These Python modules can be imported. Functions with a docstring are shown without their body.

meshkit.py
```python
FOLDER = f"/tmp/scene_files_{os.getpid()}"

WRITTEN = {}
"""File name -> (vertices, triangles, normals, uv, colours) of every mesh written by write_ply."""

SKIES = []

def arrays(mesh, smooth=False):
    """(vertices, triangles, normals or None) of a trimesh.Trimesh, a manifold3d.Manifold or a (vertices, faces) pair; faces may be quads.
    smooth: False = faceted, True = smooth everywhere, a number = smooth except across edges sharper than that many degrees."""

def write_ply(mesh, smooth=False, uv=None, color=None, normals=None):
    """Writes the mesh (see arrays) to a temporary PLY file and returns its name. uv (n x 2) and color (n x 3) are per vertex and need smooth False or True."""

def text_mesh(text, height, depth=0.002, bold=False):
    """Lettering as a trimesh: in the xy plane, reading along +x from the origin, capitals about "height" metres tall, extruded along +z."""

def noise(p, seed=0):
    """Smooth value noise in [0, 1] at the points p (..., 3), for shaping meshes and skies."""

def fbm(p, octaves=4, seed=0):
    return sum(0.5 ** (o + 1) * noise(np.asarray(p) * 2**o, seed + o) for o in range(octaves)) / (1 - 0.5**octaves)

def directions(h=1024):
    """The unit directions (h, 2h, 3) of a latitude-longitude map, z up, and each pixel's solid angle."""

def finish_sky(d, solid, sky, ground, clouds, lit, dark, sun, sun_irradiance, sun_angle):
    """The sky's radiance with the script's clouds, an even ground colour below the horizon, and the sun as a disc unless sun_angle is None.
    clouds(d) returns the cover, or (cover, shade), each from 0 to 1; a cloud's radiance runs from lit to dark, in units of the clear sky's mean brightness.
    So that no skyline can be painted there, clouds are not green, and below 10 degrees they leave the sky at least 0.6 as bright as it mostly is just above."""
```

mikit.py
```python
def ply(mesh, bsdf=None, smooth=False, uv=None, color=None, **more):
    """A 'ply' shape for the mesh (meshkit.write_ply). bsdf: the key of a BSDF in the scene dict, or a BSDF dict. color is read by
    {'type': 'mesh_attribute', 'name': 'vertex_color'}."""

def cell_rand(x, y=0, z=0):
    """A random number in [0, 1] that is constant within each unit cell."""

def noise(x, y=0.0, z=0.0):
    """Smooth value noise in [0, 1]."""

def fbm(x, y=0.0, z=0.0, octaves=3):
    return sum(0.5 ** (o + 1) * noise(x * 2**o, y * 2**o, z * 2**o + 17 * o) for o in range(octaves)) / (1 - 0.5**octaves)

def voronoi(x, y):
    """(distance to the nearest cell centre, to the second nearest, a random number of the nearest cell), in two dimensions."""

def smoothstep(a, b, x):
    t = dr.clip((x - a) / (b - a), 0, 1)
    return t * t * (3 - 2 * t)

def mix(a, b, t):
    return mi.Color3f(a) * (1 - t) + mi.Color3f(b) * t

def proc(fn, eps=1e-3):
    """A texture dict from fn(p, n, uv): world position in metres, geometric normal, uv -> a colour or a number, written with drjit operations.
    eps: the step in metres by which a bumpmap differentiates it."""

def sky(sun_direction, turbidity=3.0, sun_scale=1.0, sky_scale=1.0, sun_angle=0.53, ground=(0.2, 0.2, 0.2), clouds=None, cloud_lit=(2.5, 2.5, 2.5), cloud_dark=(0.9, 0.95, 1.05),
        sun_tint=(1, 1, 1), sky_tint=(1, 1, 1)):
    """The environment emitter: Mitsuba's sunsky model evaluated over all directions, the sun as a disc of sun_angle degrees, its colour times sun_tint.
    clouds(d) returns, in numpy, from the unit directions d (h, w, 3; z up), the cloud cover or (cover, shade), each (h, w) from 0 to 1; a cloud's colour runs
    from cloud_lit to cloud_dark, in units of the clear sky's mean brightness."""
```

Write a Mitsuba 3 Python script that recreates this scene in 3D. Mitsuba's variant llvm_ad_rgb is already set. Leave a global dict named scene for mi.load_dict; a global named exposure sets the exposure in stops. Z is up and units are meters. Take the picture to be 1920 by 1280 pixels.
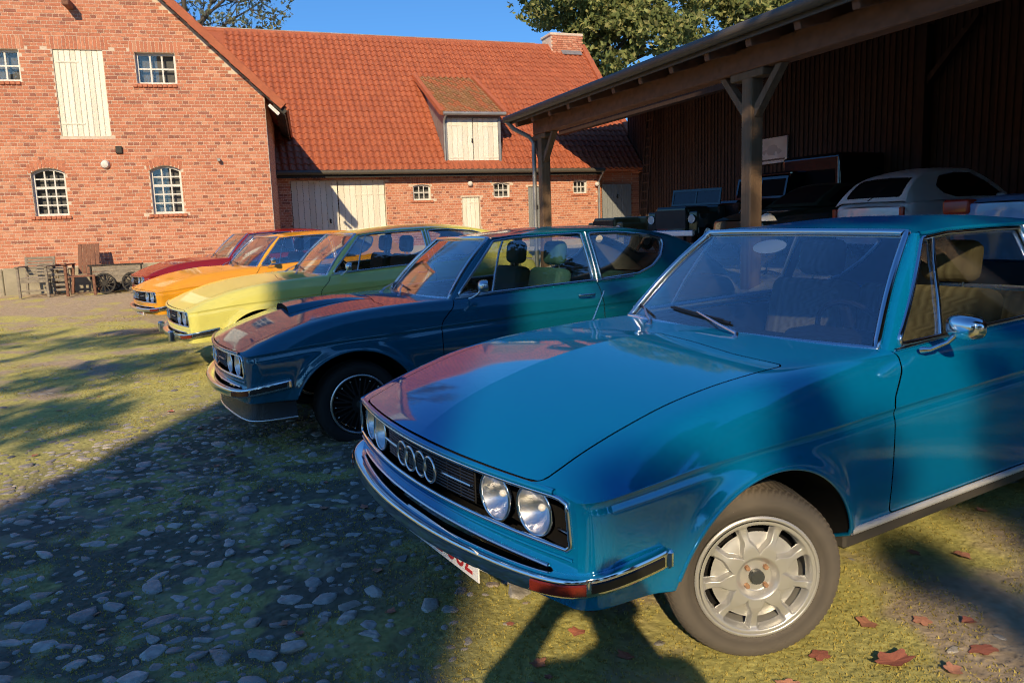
import math, random
import numpy as np
import trimesh, manifold3d, shapely
import shapely.geometry as sg
import drjit as dr
import mitsuba as mi
import mikit, meshkit
from mikit import noise, fbm, voronoi, cell_rand, smoothstep, mix
from scipy.interpolate import PchipInterpolator

T = mi.ScalarTransform4f
rng = np.random.default_rng(7)
scene, labels = {}, {}

# ------------------------------------------------------------------ camera, sky, exposure
CAM_H, PITCH, ROLL = 1.468, math.radians(8.58), math.radians(1.94)
fwd = np.array([0, math.cos(PITCH), -math.sin(PITCH)])
down0 = np.cross(fwd, [1, 0, 0])
down = -math.sin(ROLL) * np.array([1.0, 0, 0]) + math.cos(ROLL) * down0
CAM = np.array([0, 0, CAM_H])
scene['camera'] = {'type': 'perspective', 'fov': math.degrees(2 * math.atan(960 / 1455)), 'fov_axis': 'x', 'near_clip': 0.02, 'far_clip': 3000.0,
                   'to_world': T().look_at(origin=CAM.tolist(), target=(CAM + fwd).tolist(), up=(-down).tolist())}
SUN = np.array([-0.0775, -0.8900, 0.4500])
scene['sky'] = mikit.sky(SUN.tolist(), turbidity=2.6, sun_scale=1.0, sky_scale=1.05, sun_tint=(0.98, 0.975, 0.94), sky_tint=(0.46, 0.88, 1.40))
exposure = 1.9

# ------------------------------------------------------------------ small helpers
def lab(key, label=None, cat=None, group=None, kind=None):
    e = {}
    if label: e['label'] = label
    if cat: e['category'] = cat
    if group: e['group'] = group
    if kind: e['kind'] = kind
    labels[key] = e

def uniq(key):
    if key not in scene and key not in used: used.add(key); return key
    i = 1
    while f'{key}_{i:03d}' in used or f'{key}_{i:03d}' in scene: i += counts.get(key, 0) and 1 or 1
    k = f'{key}_{i:03d}'; used.add(k); return k
used, counts, nexti = set(), {}, {}
def uniq(key):
    n = nexti.get(key, 0); nexti[key] = n + 1
    return key if n == 0 else f'{key}_{n:03d}'

def ref(b): return {'type': 'ref', 'id': b}
def M4(m): return T(np.asarray(m, float))
def ply(mesh, smooth=False, normals=None, color=None):
    if normals is not None:
        path = meshkit.write_ply(mesh, False, None, color, normals=normals)
        return {'type': 'ply', 'filename': path, 'face_normals': False}
    return mikit.ply(mesh, None, smooth, color=color)
def put(key, pd, bsdf, M=None):
    key = uniq(key)
    d = dict(pd); d['bsdf'] = ref(bsdf)
    if M is not None: d['to_world'] = M4(M)
    scene[key] = d
    return key
def cat(ms): return trimesh.util.concatenate(ms)
def box(x0, x1, y0, y1, z0, z1):
    return trimesh.creation.box(bounds=[[min(x0, x1), min(y0, y1), min(z0, z1)], [max(x0, x1), max(y0, y1), max(z0, z1)]])
def cbox(x0, x1, y0, y1, z0, z1, r=0.01):
    """box with chamfered edges"""
    b = np.array([[x0, y0, z0], [x1, y1, z1]], float); lo, hi = b.min(0), b.max(0)
    r = min(r, *(0.45 * (hi - lo)))
    pts = []
    for k in range(3):
        l, h = lo + r, hi - r
        l[k], h[k] = lo[k], hi[k]
        pts += [[(l[0], h[0])[i], (l[1], h[1])[j], (l[2], h[2])[m]] for i in (0, 1) for j in (0, 1) for m in (0, 1)]
    return hull(pts)
def hull(pts):
    m = manifold3d.Manifold.hull_points(np.asarray(pts, float)).to_mesh()
    return trimesh.Trimesh(m.vert_properties[:, :3], m.tri_verts, process=False)
def rbox(x0, x1, y0, y1, z0, z1, r=0.03, n=12):
    s = manifold3d.Manifold.sphere(r, n); b = []
    for x in (x0 + r, x1 - r):
        for y in (y0 + r, y1 - r):
            for z in (z0 + r, z1 - r): b.append(s.translate([x, y, z]))
    m = manifold3d.Manifold.batch_hull(b).to_mesh()
    return trimesh.Trimesh(m.vert_properties[:, :3], m.tri_verts, process=False)
def tube(path, r, n=8, closed=False, flat=1.0, caps=True):
    """tube along a polyline, r a number or one per point"""
    p = np.asarray(path, float); m = len(p)
    r = np.broadcast_to(np.asarray(r, float), (m,))
    t = (np.roll(p, -1, 0) - np.roll(p, 1, 0)) if closed else np.gradient(p, axis=0)
    t /= np.linalg.norm(t, axis=1, keepdims=True) + 1e-12
    a = np.cross(t[0], [0, 0, 1.0])
    if np.linalg.norm(a) < 0.1: a = np.cross(t[0], [1.0, 0, 0])
    A = np.zeros((m, 3)); a /= np.linalg.norm(a)
    for i in range(m):
        a = a - t[i] * np.dot(a, t[i]); a /= np.linalg.norm(a) + 1e-12; A[i] = a
    B = np.cross(t, A); th = np.arange(n) / n * 2 * np.pi
    V = (p[:, None] + r[:, None, None] * (A[:, None] * np.cos(th)[None, :, None] + flat * B[:, None] * np.sin(th)[None, :, None])).reshape(-1, 3)
    F = []; rows = m if closed else m - 1
    i, j = np.meshgrid(np.arange(rows), np.arange(n), indexing='ij')
    i2, j2 = (i + 1) % m, (j + 1) % n
    q = np.stack([i * n + j, i2 * n + j, i2 * n + j2, i * n + j2], -1).reshape(-1, 4)
    F = np.vstack([q[:, [0, 2, 1]], q[:, [0, 3, 2]]])
    if not closed and caps:
        V = np.vstack([V, p[:1], p[-1:]]); c0, c1 = m * n, m * n + 1; k = np.arange(n)
        F = np.vstack([F, np.stack([k, (k + 1) % n, np.full(n, c0)], 1)[:, [0, 1, 2]], np.stack([(k + 1) % n + (m - 1) * n, k + (m - 1) * n, np.full(n, c1)], 1)])
    mm = trimesh.Trimesh(V, F, process=False)
    return mm
def grid_mesh(P):
    """(V, F, N) of a grid of points P (a, b, 3); normal = d/db x d/da"""
    a, b = P.shape[:2]
    i, j = np.meshgrid(np.arange(a - 1), np.arange(b - 1), indexing='ij')
    q = np.stack([i * b + j, i * b + j + 1, (i + 1) * b + j + 1, (i + 1) * b + j], -1).reshape(-1, 4)
    F = np.vstack([q[:, [0, 1, 2]], q[:, [0, 2, 3]]])
    N = np.cross(np.gradient(P, axis=1), np.gradient(P, axis=0)).reshape(-1, 3)
    N /= np.linalg.norm(N, axis=1, keepdims=True) + 1e-15
    return P.reshape(-1, 3), F, N
def clip(m, f):
    """keep the part of (V, F, N) where f >= 0, cut cleanly"""
    V, F, N = m; f = np.asarray(f, float); s = f >= 0
    cnt = s[F].sum(1); out = [F[cnt == 3]]; nV, nN, base = [V], [N], len(V)
    def cut(a, b):
        t = (f[a] / (f[a] - f[b]))[:, None]
        return V[a] + t * (V[b] - V[a]), N[a] + t * (N[b] - N[a])
    for k in (1, 2):
        G = F[cnt == k]
        if not len(G): continue
        odd = s[G] if k == 1 else ~s[G]; r = odd.argmax(1)
        G = np.stack([G[np.arange(len(G)), (r + q) % 3] for q in range(3)], 1)
        p1, n1 = cut(G[:, 0], G[:, 1]); p2, n2 = cut(G[:, 0], G[:, 2]); n = len(G)
        i1, i2 = base + np.arange(n), base + n + np.arange(n); base += 2 * n
        nV += [p1, p2]; nN += [n1, n2]
        if k == 1: out.append(np.stack([G[:, 0], i1, i2], 1))
        else: out += [np.stack([i1, G[:, 1], G[:, 2]], 1), np.stack([i1, G[:, 2], i2], 1)]
    V, N, F = np.vstack(nV), np.vstack(nN), np.vstack(out)
    u, inv = np.unique(F, return_inverse=True)
    return V[u], inv.reshape(-1, 3), N[u] / (np.linalg.norm(N[u], axis=1, keepdims=True) + 1e-15)
def flip(m): return m[0], m[1][:, ::-1], -m[2]
def join(*ms):
    V, F, N, at = [], [], [], 0
    for v, f, n in ms: V.append(v); F.append(f + at); N.append(n); at += len(v)
    return np.vstack(V), np.vstack(F), np.vstack(N)
def mirror(m): return m[0] * [1, -1, 1], m[1][:, ::-1], m[2] * [1, -1, 1]
def plyN(m):
    assert len(m[1]), 'empty mesh'
    return ply((m[0], m[1]), normals=m[2])
def sdf_poly(x, y, poly, rnd=0.0):
    """signed distance (inside positive) to a polygon"""
    P = np.asarray(poly, float); x, y = np.asarray(x, float), np.asarray(y, float)
    if rnd: P = np.array(sg.Polygon(P).buffer(-rnd).buffer(rnd, quad_segs=6).exterior.coords)[:-1]
    d = np.full(x.shape, 1e9); ins = np.zeros(x.shape, bool)
    for (ax, ay), (bx, by) in zip(P, np.roll(P, -1, 0)):
        ex, ey = bx - ax, by - ay
        t = np.clip(((x - ax) * ex + (y - ay) * ey) / (ex * ex + ey * ey + 1e-15), 0, 1)
        d = np.minimum(d, (x - ax - t * ex) ** 2 + (y - ay - t * ey) ** 2)
        c = (ay > y) != (by > y)
        ins ^= c & (x < ex * (y - ay) / (ey if abs(ey) > 1e-12 else 1e-12) + ax)
    return np.where(ins, 1, -1) * np.sqrt(d)
def rpoly(poly, r, n=5):
    return np.array(sg.Polygon(poly).buffer(-r).buffer(r, quad_segs=n).exterior.coords)[:-1]
def sm(a, b, x):
    t = np.clip((np.asarray(x, float) - a) / (b - a), 0, 1); return t * t * (3 - 2 * t)
def rotz(a):
    c, s = math.cos(a), math.sin(a); m = np.eye(4); m[:2, :2] = [[c, -s], [s, c]]; return m
def rotx(a):
    c, s = math.cos(a), math.sin(a); m = np.eye(4); m[1:3, 1:3] = [[c, -s], [s, c]]; return m
def roty(a):
    c, s = math.cos(a), math.sin(a); m = np.eye(4); m[0, 0], m[0, 2], m[2, 0], m[2, 2] = c, s, -s, c; return m
def tr(x, y, z): m = np.eye(4); m[:3, 3] = [x, y, z]; return m
def sc(x, y, z): return np.diag([x, y, z, 1.0])
def xf(m, M): m = m.copy(); m.apply_transform(M); return m
Rc = np.stack([math.cos(ROLL) * np.array([1.0, 0, 0]) + math.sin(ROLL) * down0, down, fwd])
def shown(p):
    """how large a metre at p shows, in pixels of the photograph"""
    q = (np.atleast_2d(p) - CAM) @ Rc.T
    return np.where(q[:, 2] > 0.1, 1455.0 / np.maximum(q[:, 2], 0.1), 0)
def inview(p, mg=40):
    q = (np.atleast_2d(p) - CAM) @ Rc.T; z = np.maximum(q[:, 2], .1)
    u, v = 960 + 1455 * q[:, 0] / z, 640 + 1455 * q[:, 1] / z
    return (q[:, 2] > .1) & (u > -mg) & (u < 1920 + mg) & (v > -mg) & (v < 1280 + mg)

def ground_z(x, y):
    x, y = np.asarray(x, float), np.asarray(y, float)
    base = 0.28 * sm(13, 18.5, y)
    u = (x - 2.944) * 0.934 + (y - 9.5) * 0.358
    ramp = sm(-1.5, 0.4, u) * sm(-7, -3, y + 0 * x)
    return base + ramp * (0.70 - base)

# ------------------------------------------------------------------ materials
def rgb(*c): return {'type': 'rgb', 'value': [float(v) for v in c]}
def mat(name, **k):
    bump = k.pop('bump', None)
    d = {'type': 'principled', **k}
    if bump: d = {'type': 'bumpmap', 'tex': bump[0], 'scale': bump[1], 'nested': d}
    scene[name] = {'type': 'twosided', 'nested': d}
def paint(name, c, rough=0.045, spec=1.0, metal=0.0): mat(name, base_color=rgb(*c), roughness=rough, specular=spec, metallic=metal)
paint('paint_blue', (0.001, 0.176, 0.400), metal=.32); paint('paint_teal', (0.002, 0.098, 0.168), metal=.15); paint('paint_yellow', (0.64, 0.62, 0.165))
paint('paint_orange', (0.72, 0.32, 0.02)); paint('paint_red', (0.22, 0.012, 0.010)); paint('paint_white', (0.88, 0.92, 0.96)); paint('paint_black', (0.012, 0.013, 0.015))
paint('paint_green', (0.02, 0.045, 0.035)); paint('paint_sky', (0.16, 0.30, 0.50)); paint('paint_olive', (0.15, 0.13, 0.055), 0.35)
mat('chrome', base_color=rgb(0.82, 0.83, 0.84), metallic=1.0, roughness=0.07)
mat('chrome_soft', base_color=rgb(0.78, 0.78, 0.79), metallic=1.0, roughness=0.26)
mat('alloy', base_color=rgb(0.52, 0.52, 0.51), metallic=0.55, roughness=0.34)
mat('alloy_black', base_color=rgb(0.012, 0.012, 0.014), roughness=0.3)
mat('plastic_black', base_color=rgb(0.012, 0.012, 0.013), roughness=0.4)
mat('dark_inside', base_color=rgb(0.012, 0.012, 0.013), roughness=0.9, specular=0.1)
mat('headliner', base_color=rgb(0.25, 0.24, 0.22), roughness=0.95)
mat('trim_beige', base_color=rgb(0.20, 0.155, 0.07), roughness=0.8)
mat('trim_teal', base_color=rgb(0.05, 0.16, 0.15), roughness=0.7)
mat('trim_dark', base_color=rgb(0.022, 0.022, 0.024), roughness=0.7)
mat('red_lens', base_color=rgb(0.35, 0.03, 0.012), roughness=0.12)
mat('amber_lens', base_color=rgb(0.14, 0.018, 0.010), roughness=0.12)
mat('plate_white', base_color=rgb(0.75, 0.74, 0.70), roughness=0.35)
mat('plate_red', base_color=rgb(0.42, 0.03, 0.03), roughness=0.4)
mat('sticker', base_color=rgb(0.55, 0.60, 0.66), roughness=0.6)
mat('skin', base_color=rgb(0.5, 0.32, 0.24), roughness=0.55)
mat('cloth_dark', base_color=rgb(0.03, 0.035, 0.05), roughness=0.9)
scene['car_glass'] = {'type': 'thindielectric', 'int_ior': 2.5, 'specular_transmittance': rgb(0.80, 0.85, 0.83)}
scene['screen_glass'] = {'type': 'thindielectric', 'int_ior': 2.7, 'specular_transmittance': rgb(0.55, 0.64, 0.72)}
scene['window_glass'] = {'type': 'thindielectric', 'int_ior': 1.55, 'specular_transmittance': rgb(0.85, 0.87, 0.86)}
scene['lamp_glass'] = {'type': 'thindielectric', 'int_ior': 1.5}

def tread(p, n, uv):
    return 0.03 + 0.03 * fbm(p.x * 40, p.y * 40, p.z * 40)
mat('tyre', base_color={'type': 'mesh_attribute', 'name': 'vertex_color'}, roughness=0.85)
mat('tyre_black', base_color=rgb(0.014, 0.014, 0.015), roughness=0.8)
def wood_fn(c1, c2, sx=30.0, sz=1.5):
    def f(p, n, uv):
        g = fbm(p.x * sx, p.y * sx, p.z * sz)
        return mix(c1, c2, g)
    return mikit.proc(f)
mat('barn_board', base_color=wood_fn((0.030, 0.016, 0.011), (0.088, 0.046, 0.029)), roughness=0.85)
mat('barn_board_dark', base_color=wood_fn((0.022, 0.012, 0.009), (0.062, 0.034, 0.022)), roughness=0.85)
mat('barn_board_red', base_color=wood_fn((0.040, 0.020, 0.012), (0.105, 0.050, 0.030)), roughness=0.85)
mat('beam_wood', base_color=wood_fn((0.13, 0.062, 0.036), (0.26, 0.12, 0.07), 12, 12), roughness=0.8)
mat('post_wood', base_color=wood_fn((0.12, 0.075, 0.045), (0.26, 0.17, 0.105), 24, 1.2), roughness=0.85)
mat('grey_wood', base_color=wood_fn((0.16, 0.14, 0.115), (0.34, 0.30, 0.24), 22, 22), roughness=0.9)
mat('brown_wood', base_color=wood_fn((0.14, 0.062, 0.04), (0.26, 0.13, 0.085), 22, 22), roughness=0.85)
mat('cream_wood', base_color=mikit.proc(lambda p, n, uv: mix((0.72, 0.695, 0.60), (0.82, 0.80, 0.73), fbm(p.x * 9, p.y * 9, p.z * 1.2, 4))), roughness=0.6)
mat('cream_wood_worn', base_color=mikit.proc(lambda p, n, uv: mix((0.62, 0.59, 0.50), (0.78, 0.755, 0.67), fbm(p.x * 12, p.y * 12, p.z * 1.0, 4))), roughness=0.65)
mat('white_frame', base_color=rgb(0.62, 0.615, 0.60), roughness=0.5)
mat('iron', base_color=rgb(0.02, 0.018, 0.016), roughness=0.6)
mat('zinc', base_color=mikit.proc(lambda p, n, uv: mix((0.22, 0.23, 0.24), (0.40, 0.41, 0.42), fbm(p.x * 5, p.y * 5, p.z * 5))), metallic=0.5, roughness=0.5)
mat('gutter_dark', base_color=rgb(0.085, 0.075, 0.06), roughness=0.5)
mat('mortar', base_color=mikit.proc(lambda p, n, uv: mix((0.52, 0.42, 0.33), (0.70, 0.59, 0.49), fbm(p.x * 7, p.y * 7, p.z * 7))), roughness=0.95)
mat('plinth_stone', base_color=mikit.proc(lambda p, n, uv: mix((0.22, 0.20, 0.15), (0.44, 0.40, 0.30), fbm(p.x * 4, p.y * 4, p.z * 6, 4))), roughness=0.95)
mat('concrete', base_color=mikit.proc(lambda p, n, uv: mix((0.24, 0.23, 0.21), (0.38, 0.36, 0.33), fbm(p.x * 3, p.y * 3, p.z * 3, 4))), roughness=0.9)
VC = {'type': 'mesh_attribute', 'name': 'vertex_color'}
def grainy(c):
    return mikit.proc(lambda p, n, uv: mi.Color3f(c) * (0.72 + 0.56 * fbm(p.x * 22, p.y * 22, p.z * 22, 3)))
mat('brick_mixed', base_color=VC, roughness=0.9)
BR = [(0.50, 0.200, 0.120), (0.47, 0.178, 0.106), (0.53, 0.225, 0.138), (0.43, 0.165, 0.102), (0.55, 0.265, 0.170), (0.31, 0.125, 0.088)]
for i, c in enumerate(BR): mat(f'brick_{i}', base_color=grainy(c), roughness=0.9)
TL = [(0.375, 0.108, 0.050), (0.365, 0.103, 0.048), (0.385, 0.114, 0.053), (0.352, 0.101, 0.048)]
for i, c in enumerate(TL): mat(f'tile_{i}', base_color=mikit.proc(lambda p, n, uv, c=c: mi.Color3f(c) * (0.86 + 0.28 * fbm(p.x * 14, p.y * 14, p.z * 14, 3))), roughness=0.75)
for i, c in enumerate([(0.27, 0.11, 0.055), (0.32, 0.11, 0.05), (0.22, 0.115, 0.05), (0.27, 0.135, 0.065)]): mat(f'mossy_tile_{i}', base_color=grainy(c), roughness=0.9)
mat('tile_mixed', base_color=VC, roughness=0.75)
mat('stone_mixed', base_color=VC, roughness=0.55)
for i, c in enumerate([(0.29, 0.275, 0.245), (0.36, 0.335, 0.295), (0.23, 0.22, 0.20), (0.41, 0.375, 0.325), (0.32, 0.27, 0.22)]):
    mat(f'stone_{i}', base_color=mikit.proc(lambda p, n, uv, c=c: mi.Color3f(c) * (0.45 + 1.1 * fbm(p.x * 38, p.y * 38, p.z * 38, 4))), roughness=0.6, bump=(mikit.proc(lambda p, n, uv: fbm(p.x * 60, p.y * 60, p.z * 60, 3), 2e-3), 0.006))
def leafmat(name, c, tcol):
    scene[name] = {'type': 'principledthin', 'base_color': VC if c is None else rgb(*c), 'roughness': 0.6, 'diff_trans': tcol, 'spec_trans': 0.0, 'eta': 1.4}
leafmat('leaf_mixed', None, 0.6)
mat('leaf_dead', base_color=VC, roughness=0.8)
for i, c in enumerate([(0.44, 0.16, 0.10), (0.38, 0.17, 0.10), (0.47, 0.22, 0.14), (0.34, 0.12, 0.08)]): mat(f'dead_leaf_{i}', base_color=rgb(*c), roughness=0.75)
mat('bark', base_color=mikit.proc(lambda p, n, uv: mix((0.035, 0.03, 0.024), (0.12, 0.105, 0.085), fbm(p.x * 9, p.y * 9, p.z * 2, 4))), roughness=0.95)

def ground_fn(p, n, uv):
    big = fbm(p.x * 0.55 + 3, p.y * 0.55, 0, 4)
    mid = fbm(p.x * 2.6, p.y * 2.6, 5, 4)
    fine = fbm(p.x * 30, p.y * 30, 2, 3)
    moss = mix((0.25, 0.240, 0.060), (0.56, 0.520, 0.165), fbm(p.x * 48, p.y * 48, 2, 3))
    soil = mix((0.26, 0.20, 0.13), (0.44, 0.36, 0.26), fine)
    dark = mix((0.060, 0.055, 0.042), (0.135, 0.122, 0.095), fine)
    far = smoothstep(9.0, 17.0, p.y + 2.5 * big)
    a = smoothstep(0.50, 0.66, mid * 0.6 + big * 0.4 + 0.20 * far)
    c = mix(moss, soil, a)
    strip = smoothstep(0.3, -0.9, p.x - 0.09 * (p.y - 3.0)) * smoothstep(-3.6, -2.4, p.x - 0.09 * (p.y - 5.0)) * smoothstep(9.0, 6.0, p.y)  # stony earth; its darkening also paints in the shade cast along here
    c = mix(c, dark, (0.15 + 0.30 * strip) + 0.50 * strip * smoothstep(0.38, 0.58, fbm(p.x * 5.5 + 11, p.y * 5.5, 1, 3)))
    # stones too small or too far to build
    d1, d2, r = voronoi(p.x * 6.5, p.y * 6.5)
    st = smoothstep(0.30, 0.16, d1) * smoothstep(0.55, 0.75, r) * smoothstep(4.5, 8.0, p.y) * (1 - smoothstep(0.45, 0.65, mid))
    c = mix(c, mix((0.20, 0.19, 0.17), (0.36, 0.33, 0.29), fine), 0.75 * st)
    u = (p.x - 2.944) * 0.934 + (p.y - 9.5) * 0.358          # pale shed floor, added as a reflector for the parked cars
    return mix(c, mix((0.34, 0.32, 0.28), (0.50, 0.47, 0.42), fine), smoothstep(-0.6, 0.5, u + 0.5 * mid))
def ground_bump(p, n, uv):
    return 1.1 * fbm(p.x * 45, p.y * 45, 0, 4) + 1.2 * fbm(p.x * 5, p.y * 5, 3, 3)
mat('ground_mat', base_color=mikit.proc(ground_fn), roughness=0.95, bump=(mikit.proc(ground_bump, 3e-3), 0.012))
# ------------------------------------------------------------------ ground
def build_ground():
    def axis(lo, hi, fine_lo, fine_hi, d):
        a = list(np.arange(fine_lo, fine_hi, d)); s = d
        while a[-1] < hi: s *= 1.13; a.append(a[-1] + s)
        s = d
        while a[0] > lo: s *= 1.13; a.insert(0, a[0] - s)
        return np.array(a)
    xs, ys = axis(-900, 900, -5.5, 4.5, 0.055), axis(-900, 1500, 1.0, 9.5, 0.055)
    X, Y = np.meshgrid(xs, ys, indexing='ij')
    P3 = np.stack([X, Y, 0 * X], -1)
    near = sm(60, 20, np.hypot(X, Y))
    Z = ground_z(X, Y) + near * (0.05 * (meshkit.fbm(P3 * 0.7, 3) - 0.5) * sm(0.0, 0.5, np.abs(X) * 0 + 1) + 0.022 * (meshkit.fbm(P3 * 5.0, 3, 5) - 0.5) + 0.012 * (meshkit.noise(P3 * 17.0, 9) - 0.5))
    global ground_at
    from scipy.interpolate import RegularGridInterpolator
    gi = RegularGridInterpolator((xs, ys), Z, bounds_error=False, fill_value=0)
    def ground_at(x, y):
        q = gi(np.stack([np.asarray(x, float), np.asarray(y, float)], -1)); return float(q[0]) if np.ndim(x) == 0 else q
    V, F, N = grid_mesh(np.stack([X, Y, Z], -1)); V, F, N = flip((V, F, N))
    if N[len(N) // 2, 2] < 0: V, F, N = flip((V, F, N))
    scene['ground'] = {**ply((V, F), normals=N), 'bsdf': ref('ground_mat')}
    lab('ground', 'old farmyard of moss, thin grass and trodden earth over sunken field stones', None, kind='structure')
build_ground()

def stone_mesh(seed):
    q = np.random.default_rng(900 + seed); d = q.normal(size=(46, 3)); d /= np.linalg.norm(d, axis=1, keepdims=True); d *= q.uniform(.86, 1.04, (46, 1))
    d[:, 2] = np.minimum(d[:, 2], .62 + .10 * q.random(46)); d = np.vstack([d, np.c_[.62 * q.normal(size=(5, 2)), np.full(5, .6)]]); d[:, :2] = np.clip(d[:, :2], -1.05, 1.05)
    h = hull(d).subdivide(); v = np.array(h.vertices); v += .10 * (meshkit.fbm(v * 3 + seed, 2, seed) - .5)[:, None] * v
    from scipy.sparse import coo_matrix
    h = trimesh.Trimesh(v, h.faces, process=False); f = h.faces[v[h.faces][:, :, 2].max(1) > -.25]
    return trimesh.Trimesh(v, f, process=False)
def build_cobbles():
    r = np.random.default_rng(11)
    protos = [stone_mesh(i) for i in range(7)]; pd = [ply(p, 50) for p in protos]
    st = []
    for x in np.arange(-7.0, 4.0, 0.062):
        for y in np.arange(1.4, 9.5, 0.062):
            px, py = x + r.uniform(-.03, .03), y + r.uniform(-.03, .03)
            den = meshkit.fbm(np.array([px * 0.9, py * 0.9, 1.0]), 3, 3)
            shade = sm(0.2, -0.6, px - 0.09 * (py - 3)) * sm(8.5, 5.0, py) * (.10 + .90 * sm(-3.7, -2.9, px - .09 * (py - 5)))       # the bare, stony strip
            if r.random() > (0.010 + 0.95 * shade) * (0.12 + 1.5 * den): continue
            s = r.choice([0.013, 0.019, 0.026, 0.034, 0.048], p=[.28, .30, .26, .13, .03]) * r.uniform(.8, 1.2)
            st.append((px, py, s))
    # drop those that overlap a bigger one
    st.sort(key=lambda q: -q[2]); kept, cell = [], {}
    for q in st:
        k = (int(q[0] / .2), int(q[1] / .2))
        if any((q[0] - o[0]) ** 2 + (q[1] - o[1]) ** 2 < (0.95 * (q[2] + o[2])) ** 2 for a in (-1, 0, 1) for b in (-1, 0, 1) for o in cell.get((k[0] + a, k[1] + b), ())): continue
        cell.setdefault(k, []).append(q); kept.append(q)
    p = np.array([(x, y, 0) for x, y, s in kept]); size = shown(p) * np.array([s for _, _, s in kept]) * inview(p, 0)
    order = np.argsort(-size); rest, cols = [], []
    for rank, i in enumerate(order):
        x, y, s = kept[i]; z = float(ground_at(x, y)); k = r.integers(7)
        M = tr(x, y, z + s * r.uniform(-.20, -.06)) @ rotz(r.uniform(0, 6.28)) @ rotx(r.uniform(-.18, .18)) @ sc(s * r.uniform(1.0, 1.6), s * r.uniform(.75, 1.05), s * r.uniform(.34, .52))
        if rank < 290: put('ground__cobblestone', pd[k], f'stone_{r.integers(5)}', M)
        else:
            m = xf(protos[k] if size[i] > 14 else trimesh.creation.icosphere(1, .9), M); rest.append(m)
            c = np.array([(0.29, 0.275, 0.245), (0.36, 0.335, 0.295), (0.23, 0.22, 0.20), (0.41, 0.375, 0.325), (0.32, 0.27, 0.22)][r.integers(5)]) * r.uniform(.7, 1.15)
            cols.append(np.tile(c, (len(m.vertices), 1)))
    m = cat(rest); scene['ground__cobblestones'] = {**ply(m, True, color=np.vstack(cols)), 'bsdf': ref('stone_mixed')}
    lab('ground__cobblestones', 'small field stones set in the mossy ground', kind='stuff')
build_cobbles()

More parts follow.
